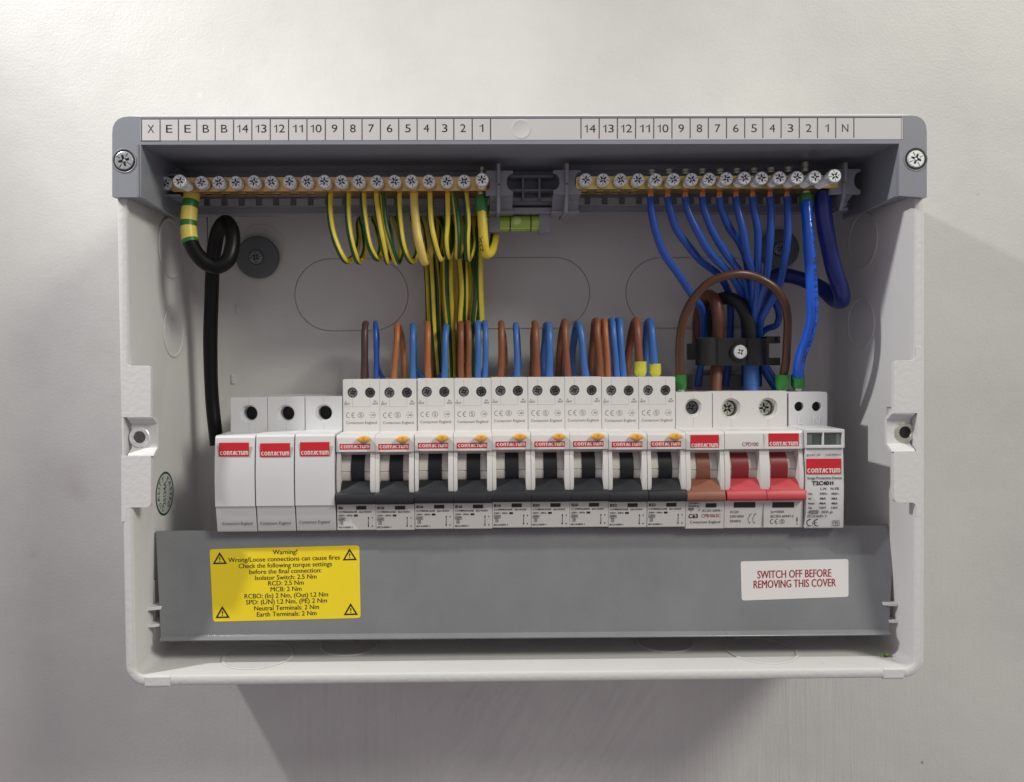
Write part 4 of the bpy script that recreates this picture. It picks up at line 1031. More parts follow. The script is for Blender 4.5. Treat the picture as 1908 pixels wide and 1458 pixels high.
# surge protector
a = P(1499, 800.5, 68.5); b = P(1571.5, 984.5, 68.5); X0 = a.x; X1 = b.x
spd = Thing('surge_protector', 'white surge protective device marked T2C4011 with two grey windows, rightmost in the row', 'surge protector', ((X0+X1)/2, 9, b.z))
mb = MB(); zc = P(1499, 836, 69).z; zt2 = a.z
mb.side([(40, b.z), (68.2, b.z), (68.6, b.z+0.5), (69.2, (b.z+zc)/2), (68.4, zc), (40, zc)], X0+0.35, X1)
wz0 = P(1499, 830.5, 69.5).z; wz1 = P(1499, 807, 69.5).z
wx0 = P(1503.5, 820, 69.5).x; wx1 = P(1532.5, 820, 69.5).x; wx2 = P(1535.5, 820, 69.5).x; wx3 = P(1568.8, 820, 69.5).x
mb.prism(rect(X0, X1+0.1, zc+0.1, zt2), 45, 69.6, [rect(wx0, wx1, wz0, wz1), rect(wx2, wx3, wz0, wz1)])
bo = spd.part('body', mb, 'white2', bevel=0.2)
wn = MB(); wn.box(wx0-.1, wx1+.1, 66, 68.6, wz0-.1, wz1+.1); wn.box(wx2-.1, wx3+.1, 66, 68.6, wz0-.1, wz1+.1)
wo_ = spd.part('indicator_window', wn, 'window', bo, smooth=False)
w2 = MB(); w2.box(wx0+2.8, wx1-0.3, 68.6, 68.66, wz0+0.4, wz1-0.8); w2.box(wx2+0.6, wx3-2.2, 68.6, 68.66, wz0+0.4, wz1-0.6)
M['window_dark'] = mat('dark_flag_behind_window', (0.07, 0.09, 0.085), 0.2, linear=True); spd.part('indicator_flag', w2, 'window_dark', wo_, smooth=False)
logo_part(spd, 1502, 855.3, 1567.6, 883.8, 877.4, 8.3, 69.15, slope=-0.006)
q = MB(); dq = lambda y: 69.28-0.006*abs(y-890)*0.6
for s_, x0, x1, y, hh, of in (('green ok\u2014 red:defect', 1503, 1568, 847.8, 3.9, 0.0), ('Surge Protective Device', 1504.5, 1569, 891.2, 4.6, 0.015), ('T2C4011', 1513, 1553, 900.8, 7.2, 0.035),
        ('L-N', 1529, 1539.5, 911, 4.8, 0.01), ('N-PE', 1548, 1563.5, 911, 4.8, 0.01),
        ('Uc', 1507, 1514, 920.3, 3.8, 0), ('275V~', 1527.5, 1543, 920.3, 3.8, 0.01), ('255V~', 1549, 1564, 920.3, 3.8, 0.01),
        ('In', 1507, 1511.5, 929.3, 3.8, 0), ('20kA', 1527.5, 1539, 929.3, 3.8, 0.01), ('20kA', 1549, 1560.5, 929.3, 3.8, 0.01),
        ('Imax', 1506.5, 1518, 938.3, 3.8, 0), ('40kA', 1526.5, 1539, 938.3, 3.8, 0.01), ('40kA', 1549, 1561, 938.3, 3.8, 0.01),
        ('Up', 1506.5, 1513, 946.3, 3.8, 0), ('1.5kV', 1526.5, 1539.5, 946.3, 3.8, 0.01), ('1.5kV', 1548.5, 1561.5, 946.3, 3.8, 0.01),
        ('100A gL', 1530.5, 1553, 954.2, 4.2, 0.01), ('IEC61643-11', 1505, 1541, 962.2, 4.6, 0.01), ('T2', 1554.5, 1561, 975.3, 4.2, 0.03)):
    text(q, s_, x0, x1, y, hh, max(dq(y), 69.3) if 840 < y < 925 else 69.2, off=of, slope=-0.008)
frame_px(q, 1509, 952, 1524, 957, 1.0, 69.2); bar(q, 1506, 954.5, 1527, 954.3, 0.9, 69.22); frame_px(q, 1552, 971, 1563.5, 979.8, 1.0, 69.2)
ce_mark(q, 1509.5, 974.5, 6.2, 69.2, 1.7)
spd.part('rating_print', q, 'ink', bo, smooth=False)
# surge protector plug terminal block
a = P(1469.5, 731, 50); b = P(1541.5, 798, 50); tb = MB()
hA = P(1489.3, 758, 50); hB = P(1522, 758, 50)
tb.prism(rrect(a.x+.1, b.x, b.z, a.z, 1.1, 4), 47.5, 50, [circ(hA.x, hA.z, 2.35, 28), circ(hB.x, hB.z, 2.35, 28)])
tb.prism(rrect(a.x+.1, b.x, b.z, a.z-.05, 1.0, 4), 12, 46.9)
to = spd.part('terminal_block', tb, 'white2', bevel=0.3, segs=2)
hb = MB()
for h_ in (hA, hB): hb.sheet(circ(h_.x, h_.z, 2.5, 24), 47.0)
spd.part('bore', hb, 'hole', to, smooth=False)
q = MB(); text(q, 'L', 1487, 1495.5, 783, 14.5, 50.0); text(q, 'N', 1514.5, 1527.5, 782.5, 14.5, 50.0)
q2 = MB(); n = len(q.v); q2.v = [(v[0], v[1]+0.22, v[2]) for v in q.v]; q2.f = list(q.f); q2.mi = list(q.mi)
M['emboss'] = mat('embossed_white_plastic', (0.80, 0.80, 0.82), 0.35, linear=True)
spd.part('embossed_letters', q2, 'emboss', to, smooth=False)
nt_ = MB(); nt_.boxp(1497, 794.5, 1514.5, 800, 45, 50.25); spd.part('latch', nt_, 'white2', to, bevel=0.1)
# DIN rail behind the row
rl = MB(); za = P(700, 850, 6).z; rl.side([(3.05, za-14), (3.05, za+14), (8.0, za+14), (8.0, za+17.5), (9.0, za+17.5), (9.0, za+13), (4.2, za+13), (4.2, za-13), (9, za-13), (9, za-17.5), (8, za-17.5), (8, za-14)], -118, 160)
solo('mounting_rail', rl, 'steel', 'steel rail on the back panel behind the row of breakers', 'rail')

# ================================================================== LOWER SHIELD
shd = Thing('terminal_shield', 'wide dark grey plastic shield below the breakers with a yellow and a white sticker', 'cover', P(975, 1188, 64))
def sh_d(y, x=290): return 62+(y+11.5*(x-290)/1378-990.5)/198.5*8.0
c = [P(289.5, 990.5, 62), P(1667.5, 979, 62), P(1657, 1178, 70), P(299, 1189, 70)]
def shp(x, y, e=0.0):
    return P(x, y, sh_d(y, x)+e)
sm = MB(); nx, ny = 24, 4
def lerp(a, b, t): return a+(b-a)*t
front = []; backv = []
for j in range(ny+1):
    for i in range(nx+1):
        p = lerp(lerp(c[0], c[1], i/nx), lerp(c[3], c[2], i/nx), j/ny); front.append(p); backv.append(p-Vector((0, 1.8, 0)))
nn = len(front); fcs = []
for j in range(ny):
    for i in range(nx):
        k = j*(nx+1)+i; fcs.append((k, k+1, k+nx+2, k+nx+1)); fcs.append((nn+k, nn+k+nx+1, nn+k+nx+2, nn+k+1))
bd = [i for i in range(nx+1)]+[(j+1)*(nx+1)-1 for j in range(1, ny+1)]+[ny*(nx+1)+i for i in range(nx-1, -1, -1)]+[j*(nx+1) for j in range(ny-1, 0, -1)]
for i in range(len(bd)): a_, b_ = bd[i], bd[(i+1) % len(bd)]; fcs.append((a_, b_, nn+b_, nn+a_))
sm.add(front+backv, fcs)
plate = shd.part('plate', sm, 'shield', bevel=0.35, segs=2)
lp = MB(); e0, e1 = c[3]+Vector((0.4, 0, 0)), c[2]-Vector((0.4, 0, 0))
pts = [(e0+Vector((0, 0.3, 0.9))), (e1+Vector((0, 0.3, 0.9)))]
lp.add([e0+Vector((0, 0.0, 1.3)), e1+Vector((0, 0.0, 1.3)), e1+Vector((0, 2.4, -0.3)), e0+Vector((0, 2.4, -0.3)), e0+Vector((0, -1.0, 0.1)), e1+Vector((0, -1.0, 0.1)), e1+Vector((0, 1.6, -1.1)), e0+Vector((0, 1.6, -1.1))],
       [(0, 1, 2, 3), (4, 7, 6, 5), (0, 4, 5, 1), (3, 2, 6, 7), (0, 3, 7, 4), (1, 5, 6, 2)])
shd.part('lower_lip', lp, 'shield', plate, bevel=0.3, segs=2)
def plane_sticker(corners, rad, e, th_):
    """rounded sticker lying on the shield, corners in pixels TL,TR,BR,BL"""
    P4 = [Vector(q) for q in corners]; pts = roundpoly([tuple(P4[1]), tuple(P4[0]), tuple(P4[3]), tuple(P4[2])], rad)
    f = [shp(x, y, e+th_) for x, y in pts]; g = [shp(x, y, e) for x, y in pts]; n = len(f); mb = MB()
    tr = tessellate_polygon([[Vector((p.x, p.z, 0)) for p in f]])
    mb.add(f+g, [tuple(t) for t in tr]+[(i, (i+1) % n, n+(i+1) % n, n+i) for i in range(n)]); return mb
ys = shd.part('warning_sticker', plane_sticker([(390.5, 1024), (669.5, 1016.5), (672, 1152), (397, 1159)], 6, 0.02, 0.12), 'yellow', label='yellow warning sticker with black torque settings', smooth=False)
q = MB()
def stext(mb, s, x0, x1, yc, h, slope=-0.0255, off=0.0):
    """lettering on the tilted shield plane"""
    v, f = glyphs(s, off); xa = min(p[0] for p in v); xb = max(p[0] for p in v); k = h/cap(); out = []
    for p in v:
        u = (p[0]-xa)/(xb-xa)*(x1-x0); w_ = p[1]*k-h/2
        out.append(shp(x0+u, yc+slope*u-w_, 0.19))
    mb.add(out, f)
    mb.add([o_+Vector((0.10 if h < 10 else 0.16, 0.02, 0)) for o_ in out], f)
for s_, x0, x1, y, h_ in (('Warning!', 508, 553.5, 1029.3, 8.4), ('Wrong/Loose connections can cause fires', 425, 633, 1044, 8.4), ('Check the following torque settings', 444.5, 618, 1055.2, 8.4), ('before the final connection:', 464.5, 598.5, 1066, 8.4),
        ('Isolator Switch: 2.5 Nm', 475, 589.5, 1077.2, 8.4), ('RCD: 2.5 Nm', 499.5, 565.5, 1087.3, 8.4), ('MCB: 2 Nm', 504, 561.5, 1098.5, 8.4), ('RCBO: (In) 2 Nm, (Out) 1.2 Nm', 455.5, 611, 1111.5, 8.4),
        ('SPD: (L/N) 1.2 Nm, (PE) 2 Nm', 458, 609, 1122.7, 8.4), ('Neutral Terminals: 2 Nm', 473.5, 594, 1134, 8.4), ('Earth Terminals: 2 Nm', 478.5, 589.5, 1145.2, 8.4)):
    stext(q, s_, x0, x1, y, h_, off=0.0)
def tri(mb, x, y):
    def rot(px, py): a = R(-1.4); dx, dy = px-x, py-y; return (x+dx*math.cos(a)-dy*math.sin(a), y+dx*math.sin(a)+dy*math.cos(a))
    o = [(x, y-12.5), (x+13.5, y+10), (x-13.5, y+10)]; i_ = [(x, y-6.6), (x+8.6, y+7.2), (x-8.6, y+7.2)]
    V = [shp(*rot(*p), 0.19) for p in o+i_]; mb.add(V, [(0, 1, 4, 3), (1, 2, 5, 4), (2, 0, 3, 5)])
    for p in ([(x-1.3, y-2.8), (x+1.3, y-2.8), (x+0.8, y+3.0), (x-0.8, y+3.0)], [(x-1.1, y+4.1), (x+1.1, y+4.1), (x+1.1, y+6.0), (x-1.1, y+6.0)]): mb.add([shp(*rot(*k_), 0.19) for k_ in p], [(0, 1, 2, 3)])
for x, y in ((409.5, 1041.5), (651.5, 1034.5), (414.5, 1142), (653.5, 1136.5)): tri(q, x, y)
shd.part('lettering', q, 'ink', ys, smooth=False)
wsx = shd.part('notice_sticker', plane_sticker([(1380, 1046.5), (1581, 1042), (1581, 1112.5), (1382, 1119.5)], 5, 0.02, 0.12), 'sticker', label='white notice sticker with red capitals', smooth=False)
q = MB(); stext(q, 'SWITCH OFF BEFORE', 1411, 1548.5, 1071.3, 14.2); stext(q, 'REMOVING THIS COVER', 1404, 1557, 1089.5, 14.2)
shd.part('lettering', q, 'redink', wsx, smooth=False)

# ================================================================== WIRES
def wire(name, pts, r, m_, label, cat='wire', group=None, ferr=None, stripe=None, seg=8, n=14, extra=None, twist=0.0, **k):
    """pts: (px,py,depth). ferr: list of (px,py,px2,py2,depth,radius,material)"""
    q = [P(*p) for p in pts]; th = Thing(name, label, cat, q[0], group)
    if r < 2.1:
        for j_ in range(2, len(q)-1): q[j_] = q[j_]+Vector((random.uniform(-.3, .3), random.uniform(-.4, .4), random.uniform(-.3, .3)))
    ph = random.uniform(0, 6)
    if 'rad' not in k and r > 1.0: k['rad'] = lambda t, ph=ph: 1.0+0.018*math.sin(t*31+ph)+0.012*math.sin(t*73+2*ph)
    mb = MB(); mb.tube(q, r, stripe=stripe, seg=seg, n=n, twist=twist, **k)
    ins = th.part('insulation', mb, m_, ang=60)
    for fr_ in (ferr or []):
        x0, y0, x1, y1, dd, rr, mm = fr_; a_ = P(x0, y0, dd); b_ = P(x1, y1, dd); e = (b_-a_)
        f = MB(); f.tube([a_, a_+e*0.12, a_+e*0.6, a_+e*0.85, b_], rr, rad=lambda t: 1.0 if t < 0.62 else (1.0-0.22*(t-0.62)/0.38), seg=4, n=22)
        fo = th.part('ferrule', f, mm, ang=45)
        g = MB(); g.tube([b_-e*0.05, b_+e*0.16], rr*0.62, seg=2, n=16); th.part('crimp_tube', g, 'nickel', fo)
    if extra: extra(th, q)
    return th
def copper_end(px, y0=359, y1=369, d=56, r=1.45):
    def f(th, q):
        g = MB(); a_ = P(px, y0, d); b_ = P(px, y1+1, d)
        for i in range(7):
            t = 2*math.pi*i/6; o = Vector((math.cos(t), math.sin(t), 0))*(r*0.55 if i < 6 else 0)
            g.tube([a_+o*0.8, (a_+b_)/2+o, b_+o*1.05], r*0.36, seg=2, n=6)
        th.part('bare_copper', g, 'copper')
    return f
def tube_text(th, pts, r, s, s0, ang, hgt, reverse=True, ink='ink', seg=12, length=None):
    """lettering wrapped on a tube: starts at arc length s0 (mm), at angle ang round it"""
    cp = catmull(pts, seg); acc = [0]
    for i in range(1, len(cp)): acc.append(acc[-1]+(cp[i]-cp[i-1]).length)
    fr = []
    for kx in range(len(cp)):
        t = (cp[min(kx+1, len(cp)-1)]-cp[max(kx-1, 0)]).normalized(); a = Vector((0, 1, 0)); a = (a-t*a.dot(t)).normalized(); fr.append((t, a, t.cross(a)))
    v, f = glyphs(s, 0.012); k = hgt/cap(); out = []
    for p in v:
        kx_ = k if length is None else length/max(q_[0] for q_ in v)
        sp = s0-p[0]*kx_ if reverse else s0+p[0]*kx_
        sp = min(max(sp, 0.01), acc[-1]-0.01)
        j = next(i for i in range(1, len(acc)) if acc[i] >= sp); t = (sp-acc[j-1])/max(1e-6, acc[j]-acc[j-1])
        c = cp[j-1].lerp(cp[j], t); a = fr[j-1][1].lerp(fr[j][1], t); b = fr[j-1][2].lerp(fr[j][2], t)
        th_ = ang-(p[1]*k-hgt/2)/r
        out.append(c+(a*math.cos(th_)+b*math.sin(th_))*(r+0.05))
    mb = MB(); mb.add(out, f); th.part('wire_print', mb, ink, smooth=False)

G1 = 'yellow and green earth wires looped under the earth bar'
def S_(*idx): return (set(i % 14 for i in idx), 1)
# front wire path (px,py), then the back limb, then where it runs down in the bundle
earth = [
 ([(617, 356), (615, 366), (615, 401), (623, 439), (638, 479)], (648, 487), [(660, 477), (668, 448), (669, 409)], 792, 'L'),
 ([(649, 356), (648.5, 366), (650, 414), (659, 464)], (669, 487), [(679, 470), (676, 428), (674, 404)], 801, 'L'),
 ([(678, 356), (677, 366), (680.5, 414), (690.6, 464)], (702, 483), [(709, 462), (703, 425), (698, 404)], 810, 'L'),
 ([(702, 356), (701, 366), (707, 414), (713, 451)], (721, 487), [(730, 470), (727, 430), (722, 404)], 819, 'R'),
 ([(713, 356), (714, 366), (718, 414), (728, 451)], (741, 488), [(748, 466), (742, 430), (736, 404)], 828, 'F'),
 ([(744, 356), (743, 366), (746, 414), (753.5, 464)], (766, 487), [(776, 470), (772, 430), (768, 404)], 838, 'L'),
 ([(772, 356), (771.5, 366), (774, 414), (782, 457)], (792, 489), [(800, 468), (797, 430), (792, 404)], 846, 'N'),
 ([(801, 356), (801, 366), (804, 414), (809, 451)], (820, 482), [(830, 462), (828, 430), (822, 404)], 855, 'R'),
 ([(834, 356), (833.5, 366), (833, 414), (830.5, 451)], (835, 478), [(843, 462), (845, 430), (842, 404)], 864, 'R'),
 ([(846, 356), (847.5, 366), (852, 414), (853.5, 451)], (854, 478), [(862, 462), (862, 430), (860, 404)], 872, 'F'),
 ([(867, 356), (868, 366), (872, 414), (870.5, 451)], (871, 483), [(880, 462), (880, 430), (876, 404)], 881, 'L'),
]
onum = ['first', 'second', 'third', 'fourth', 'fifth', 'sixth', 'seventh', 'eighth', 'ninth', 'tenth', 'eleventh']
for i, (fp, bt, bk, bx, sd) in enumerate(earth):
    r = 1.48 if sd != 'N' else 2.0
    dj = random.uniform(-1, 1)
    pts = [(x, y, 56 if y < 380 else 57+dj) for x, y in fp]+[(bt[0], bt[1], 51+dj)]
    pts += [(bk[0][0], bk[0][1], 43+dj), (bk[1][0], bk[1][1], 33+dj), (bk[2][0], bk[2][1], 27)]
    # behind the moulding across to the bundle, then down behind the breakers
    dz = 18+6*((i*5) % 3)*0.5
    bxs = bx; wob = random.uniform(-4, 4)
    pts += [(bk[2][0]*0.75+bxs*0.25, 397, 22), (bk[2][0]*0.3+bxs*0.7, 397, 20), (bxs, 405, dz), (bxs+2+wob*0.6, 470, dz+random.uniform(-2, 2)), (bxs+3-wob, 540, dz+2+random.uniform(-2, 2)), (846+(bxs-842)*0.90+wob*0.5, 610, dz), (850+(bxs-842)*0.85, 715, dz-3)]
    stp = {'L': S_(9, 10, 11, 12, 3, 4), 'R': S_(2, 3, 4, 5, 10, 11), 'F': S_(12, 13, 0, 1, 6, 7), 'N': S_(6, 7)}[sd]
    lbl = {'N': 'thick pale yellow earth wire without a stripe in front, looped under the earth bar'}.get(sd) or '%s looped yellow and green earth wire from the left, under the bar' % onum[i]
    wire('earth_wire', pts, r, ['wyel2' if sd == 'N' else 'wyel', 'wgrn'], lbl, group=None if sd == 'N' else G1, stripe=stp, seg=7, extra=copper_end(fp[1][0], 358, 366, 56, 1.3), twist=random.uniform(1.6, 3.4) if sd != 'N' else 1.0)
# the last earth wire, with a green ferrule and printing
pe = [(897.5, 380, 56.5), (898, 401, 57.5), (900, 430, 58), (902, 455, 57.5), (906, 473, 54), (914, 470, 49), (920, 452, 44), (922, 430, 38), (921, 408, 32), (908, 402, 27), (895, 406, 24), (893, 470, 25), (893, 540, 25), (895, 610, 22), (892, 715, 18)]
def pe_x(th, q): tube_text(th, q[:7], 2.25, '2.5Sq', 22, -0.85, 1.9)
wire('earth_wire', pe, 2.25, ['wyel', 'wgrn'], 'thick yellow earth wire with a green ferrule at the right end of the earth bar', ferr=[(897, 396, 896.8, 364, 56.5, 2.95, 'ferg')], stripe=S_(6, 7, 8), seg=9, extra=pe_x)

# thick black earth cable with banded tape
tp = [(358, 360, 57), (354, 385, 59), (351.5, 410, 60), (352, 436, 61)]
ce = [(358, 360, 57), (353, 392, 59.5), (351.5, 425, 60.5), (356, 454, 62), (367, 474, 63), (386, 492, 63), (406, 497, 62), (424, 486, 60.5), (433, 460, 58), (432, 430, 54), (421, 414, 48), (407, 430, 42), (399, 467, 37), (396, 504, 33), (394, 560, 28), (392, 640, 24), (395, 740, 22), (404, 830, 24)]
def sleeve(th, q):
    mb = MB(); mb.tube(catmull([P(*p) for p in ce], 10)[0:31:3], 3.66, seg=6, n=22, band=lambda t: 0 if (0.16 < t < 0.29 or 0.53 < t < 0.65 or 0.9 < t) else 1)
    th.part('banded_tape', mb, ['tapeg', 'tapey'])
wire('earth_cable', ce, 3.45, 'wblack', 'thick black earth cable curling in a loop at left, its end banded yellow and green', cat='cable', seg=10, n=20, extra=sleeve)

# neutral wires from the brass bar
GN = 'blue neutral wires fanning down from the brass bar'
neut = [
 [(1213, 366, 56), (1213, 385, 57), (1222, 429, 57), (1237, 471, 54), (1262, 508, 48), (1291, 553, 40), (1306, 575, 33), (1311, 600, 27), (1309, 640, 22), (1300, 720, 18)],
 [(1244.5, 366, 56), (1249, 392, 57), (1260, 424, 56), (1281.5, 459, 52), (1306, 486, 44), (1338, 512, 34), (1352, 535, 26), (1359, 560, 21), (1360, 640, 17), (1352, 720, 16)],
 [(1277.5, 366, 56), (1281.5, 392, 57), (1299, 432, 57), (1323.5, 471, 54), (1358, 508, 46), (1375, 535, 38), (1384, 560, 30), (1388, 620, 22), (1388, 720, 18)],
 [(1309.5, 366, 56), (1311.5, 387, 57), (1323.5, 424, 57), (1343, 461, 54), (1372, 496, 48), (1387, 520, 42), (1395, 555, 34), (1400, 602, 26), (1402, 720, 20)],
 [(1341, 366, 56), (1343.5, 387, 56), (1358, 422, 54), (1378, 452, 49), (1389, 480, 44), (1396, 520, 37), (1400, 560, 31), (1405, 610, 25), (1408, 720, 20)],
 [(1372, 366, 56), (1374, 387, 57), (1383, 429, 57.5), (1393, 479, 54), (1400, 505, 49), (1403, 553, 40), (1406, 610, 30), (1410, 720, 22)],
 [(1403, 366, 56), (1405, 390, 57), (1411, 429, 57), (1412, 479, 53), (1411, 528, 46), (1407, 577, 38), (1402, 620, 31), (1400, 720, 27)],
 [(1435.5, 366, 56), (1437, 390, 57), (1436, 442, 57.5), (1432, 484, 54), (1427, 528, 47), (1413, 565, 40), (1407, 602, 33), (1408, 640, 27), (1425, 690, 24), (1452, 735, 22)],
 [(1467, 366, 56), (1468, 390, 57.5), (1468, 442, 58), (1463, 484, 55), (1454, 523, 49), (1435, 563, 42), (1418, 597, 35), (1414, 625, 30), (1425, 680, 24), (1465, 735, 22)],
]
nord = ['leftmost', 'second', 'third', 'fourth', 'fifth', 'sixth', 'seventh', 'eighth', 'ninth']
for i, pts in enumerate(neut):
    pts = [(pts[0][0]-0.5, 369, 56)]+pts[1:]
    wire('neutral_wire', pts, 1.78, 'wblue', 'leftmost of the nine slim blue neutral wires under the brass bar' if i == 0 else '%s slim blue neutral wire from the left under the brass bar' % nord[i], group=GN, extra=copper_end(pts[0][0], 358, 369), seg=8)
wire('neutral_wire', [(1436, 552, 30), (1446, 568, 30), (1452, 592, 28), (1445, 606, 26), (1430, 614, 24), (1418, 624, 22), (1414, 720, 18)], 1.6, 'wblue', 'short blue wire bulging out to the right behind the clamp')
# bright blue wire to the surge protector
nb_ = [(1502.5, 372, 57), (1503, 392, 58), (1506, 429, 60), (1510, 491, 62), (1513.6, 553, 62), (1513.6, 590, 60), (1506, 627, 56), (1492, 664, 50), (1487.5, 694, 44), (1487, 706, 41)]
def nbx(th, q): tube_text(th, q, 2.65, 'KEM 10 AS PER BS 6231 K.S.A', 72, 0.55, 1.55)
def nbx(th, q): tube_text(th, q, 2.6, 'KEM BROTHING 10 AS PER BS 6231 K.S.A', 79.5, 0.40, 1.9, length=69)
wire('neutral_wire', nb_, 2.6, 'wbright', 'bright blue printed wire with green ferrules, running down to the surge protector', ferr=[(1502.5, 384, 1502, 361, 56.5, 3.2, 'ferg'), (1486.5, 698, 1486.5, 724, 41.5, 3.2, 'ferg')], seg=12, n=24, extra=nbx)
# thick dark blue tail
wire('neutral_cable', [(1534, 360, 56), (1534, 392, 57), (1541, 442, 58), (1553, 498, 57), (1566, 538, 53), (1569, 560, 46), (1556, 560, 38), (1534, 540, 30), (1500, 523, 25), (1466, 514, 21), (1442, 516, 18), (1425, 540, 16), (1412, 590, 15), (1404, 640, 15), (1400, 700, 18)], 3.75, 'wnavy',
     'very thick dark blue cable bending back at the right end of the brass bar', cat='cable', seg=12, n=22)
# meter tails through the clamp
wire('live_tail', [(1300, 640, 12), (1302, 590, 14), (1311, 560, 20), (1322, 551, 27), (1332, 560, 32), (1337, 585, 34), (1338.5, 627, 33), (1337, 660, 32), (1335, 690, 33), (1332, 740, 36)], 2.95, 'wtail', 'thick brown tail bending over into the left side of the black clamp', cat='cable', seg=10, n=20)
def bluecore(th, q):
    g = MB(); g.tube([P(1400, 676, 33), P(1399.5, 700, 34), P(1400, 745, 36)], 3.6, seg=6, n=20); th.part('blue_core', g, 'wblue2')
wire('neutral_tail', [(1322, 650, 12), (1320, 600, 14), (1330, 566, 20), (1350, 556, 27), (1372, 562, 32), (1388, 582, 34), (1395, 605, 34), (1397, 640, 33), (1399, 682, 33)], 3.3, 'wgrey', 'thick grey-black sheathed tail through the right side of the clamp, blue core below', cat='cable', seg=10, n=20, extra=bluecore)
# brown bridging wire over the clamp
wire('live_link', [(1266.5, 715, 41), (1266.5, 696, 42), (1265, 660, 45), (1266, 627, 48), (1276.5, 585, 52), (1299, 548, 55), (1323.5, 527, 57), (1353, 514, 58), (1385, 512, 58), (1417, 520, 57), (1442, 536, 56), (1459, 560, 54), (1467, 592, 51), (1468, 640, 47), (1463, 680, 43), (1459, 700, 41), (1457.5, 715, 40.5)], 2.0, 'wbrown',
     'brown wire arching high over the black clamp with a green ferrule at each end', ferr=[(1267.5, 699, 1269, 726, 41.5, 2.85, 'ferg'), (1457.5, 699, 1457, 727, 41.5, 3.25, 'ferg')], seg=10, n=18)

# loops out of the breaker tops
GL = 'looped breaker tails'
def loopw(fx, topx, ty, bx, r, m_, label, by=703, fy=703, fd_=41, bd_=20, foot=None, ferr=None, nm='live_wire', sag=0.0):
    td = (fd_+bd_)/2
    rr = r*S(td)
    pts = [(fx, fy+10, fd_), (fx, fy, fd_), (fx+(topx-fx)*0.25, fy-30, fd_+1), (fx+(topx-fx)*0.7+0.5*sag, ty+28, fd_+0.5), (fx*0.12+topx*0.88+sag*.6, ty+rr+5, fd_-3.0), (topx, ty+rr, td), (topx*0.85+bx*0.15-sag*.4, ty+rr+5, bd_+3.5), (topx*0.4+bx*0.6, ty+32, bd_-0.5), (bx, fy-34, bd_-1), (bx, fy-8, bd_), (bx, fy+24, bd_)]
    if foot: pts = pts[:-2]+[(bx, fy-20, bd_+1), (bx+foot*0.3, fy-9, bd_+3), (bx+foot, fy+3, bd_+6), (bx+foot*1.3, fy+12, bd_+6)]
    wire(nm, pts, r, m_, label, group=GL, seg=6, n=14, ferr=ferr)
bn = ['the B6 breaker', 'the first B16 breaker', 'the second B16 breaker', 'the third B16 breaker', 'the fourth B16 breaker', 'the left B20 breaker', 'the right B20 breaker', 'the left B32 breaker', 'the right B32 breaker']
loopw(678, 680.3, 597, 680.5, 1.65, 'wdark', 'dark brown wire looping out of the top of '+bn[0], nm='live_wire')
loopw(700.5, 700.3, 597, 703.5, 1.15, 'wblue', 'thin dark blue wire looping out of the top of '+bn[0], nm='neutral_wire', foot=10)
loopw(734.5, 741, 600, 753, 1.5, 'worange', 'orange-brown wire looping out of '+bn[1])
loopw(770, 768.6, 601, 773, 1.5, 'wblue2', 'light blue wire looping out of '+bn[1], nm='neutral_wire', foot=16)
loopw(798, 796, 597.5, 806, 1.6, 'worange', 'orange-brown wire looping out of '+bn[2])
loopw(829, 831, 603, 836, 1.65, 'wblue2', 'light blue wire looping out of '+bn[2], nm='neutral_wire', foot=-18)
loopw(859.5, 859, 597, 856, 1.55, 'wred', 'left of the two brown wires looping out of '+bn[3])
loopw(873.3, 873.3, 597.5, 870, 1.5, 'wred', 'right of the two brown wires looping out of '+bn[3])
loopw(890.5, 890.8, 596, 888, 1.6, 'wblue2', 'left of the two blue wires looping out of '+bn[3], nm='neutral_wire')
loopw(903.7, 903.7, 597, 901, 1.5, 'wblue2', 'right of the two blue wires looping out of '+bn[3], nm='neutral_wire')
loopw(933, 934, 597, 940, 1.65, 'wred', 'red-brown wire looping out of '+bn[4])
loopw(964, 961.6, 600, 967, 1.45, 'wblue2', 'light blue wire looping out of '+bn[4], nm='neutral_wire', foot=-14)
loopw(1001, 997, 595.5, 993, 1.75, 'wred', 'red-brown wire looping out of '+bn[5])
loopw(1024, 1020, 598.5, 1012, 1.85, 'wblue2', 'thick blue wire looping out of '+bn[5], nm='neutral_wire', sag=3)
loopw(1058.5, 1051, 593, 1041, 1.7, 'wred', 'brown wire looping in an arch out of '+bn[6])
loopw(1092, 1076, 596, 1066, 1.75, 'wblue2', 'light blue wire looping in an arch out of '+bn[6], nm='neutral_wire', sag=3)
loopw(1119, 1110, 591, 1103, 1.75, 'wred', 'left of the two brown wires looping out of '+bn[7], sag=2)
loopw(1133, 1125, 592, 1120, 1.45, 'worange', 'right of the two brown wires looping out of '+bn[7], sag=2)
loopw(1150, 1139, 592, 1135, 1.6, 'wblue2', 'left of the two blue wires looping out of '+bn[7], nm='neutral_wire', sag=2)
loopw(1162, 1152, 591.5, 1148, 1.6, 'wblue2', 'right of the two blue wires looping out of '+bn[7], nm='neutral_wire', sag=2)
loopw(1193, 1184, 590, 1170, 1.95, 'wred', 'brown wire with a yellow ferrule looping out of '+bn[8], ferr=[(1193, 674, 1193, 701, 41.5, 3.0, 'fery')], sag=3)
loopw(1221, 1209, 592, 1203, 2.05, 'wblue2', 'blue wire with a yellow ferrule looping out of '+bn[8], nm='neutral_wire', ferr=[(1220.5, 678, 1220.5, 701.5, 41.5, 2.9, 'fery')], sag=4)

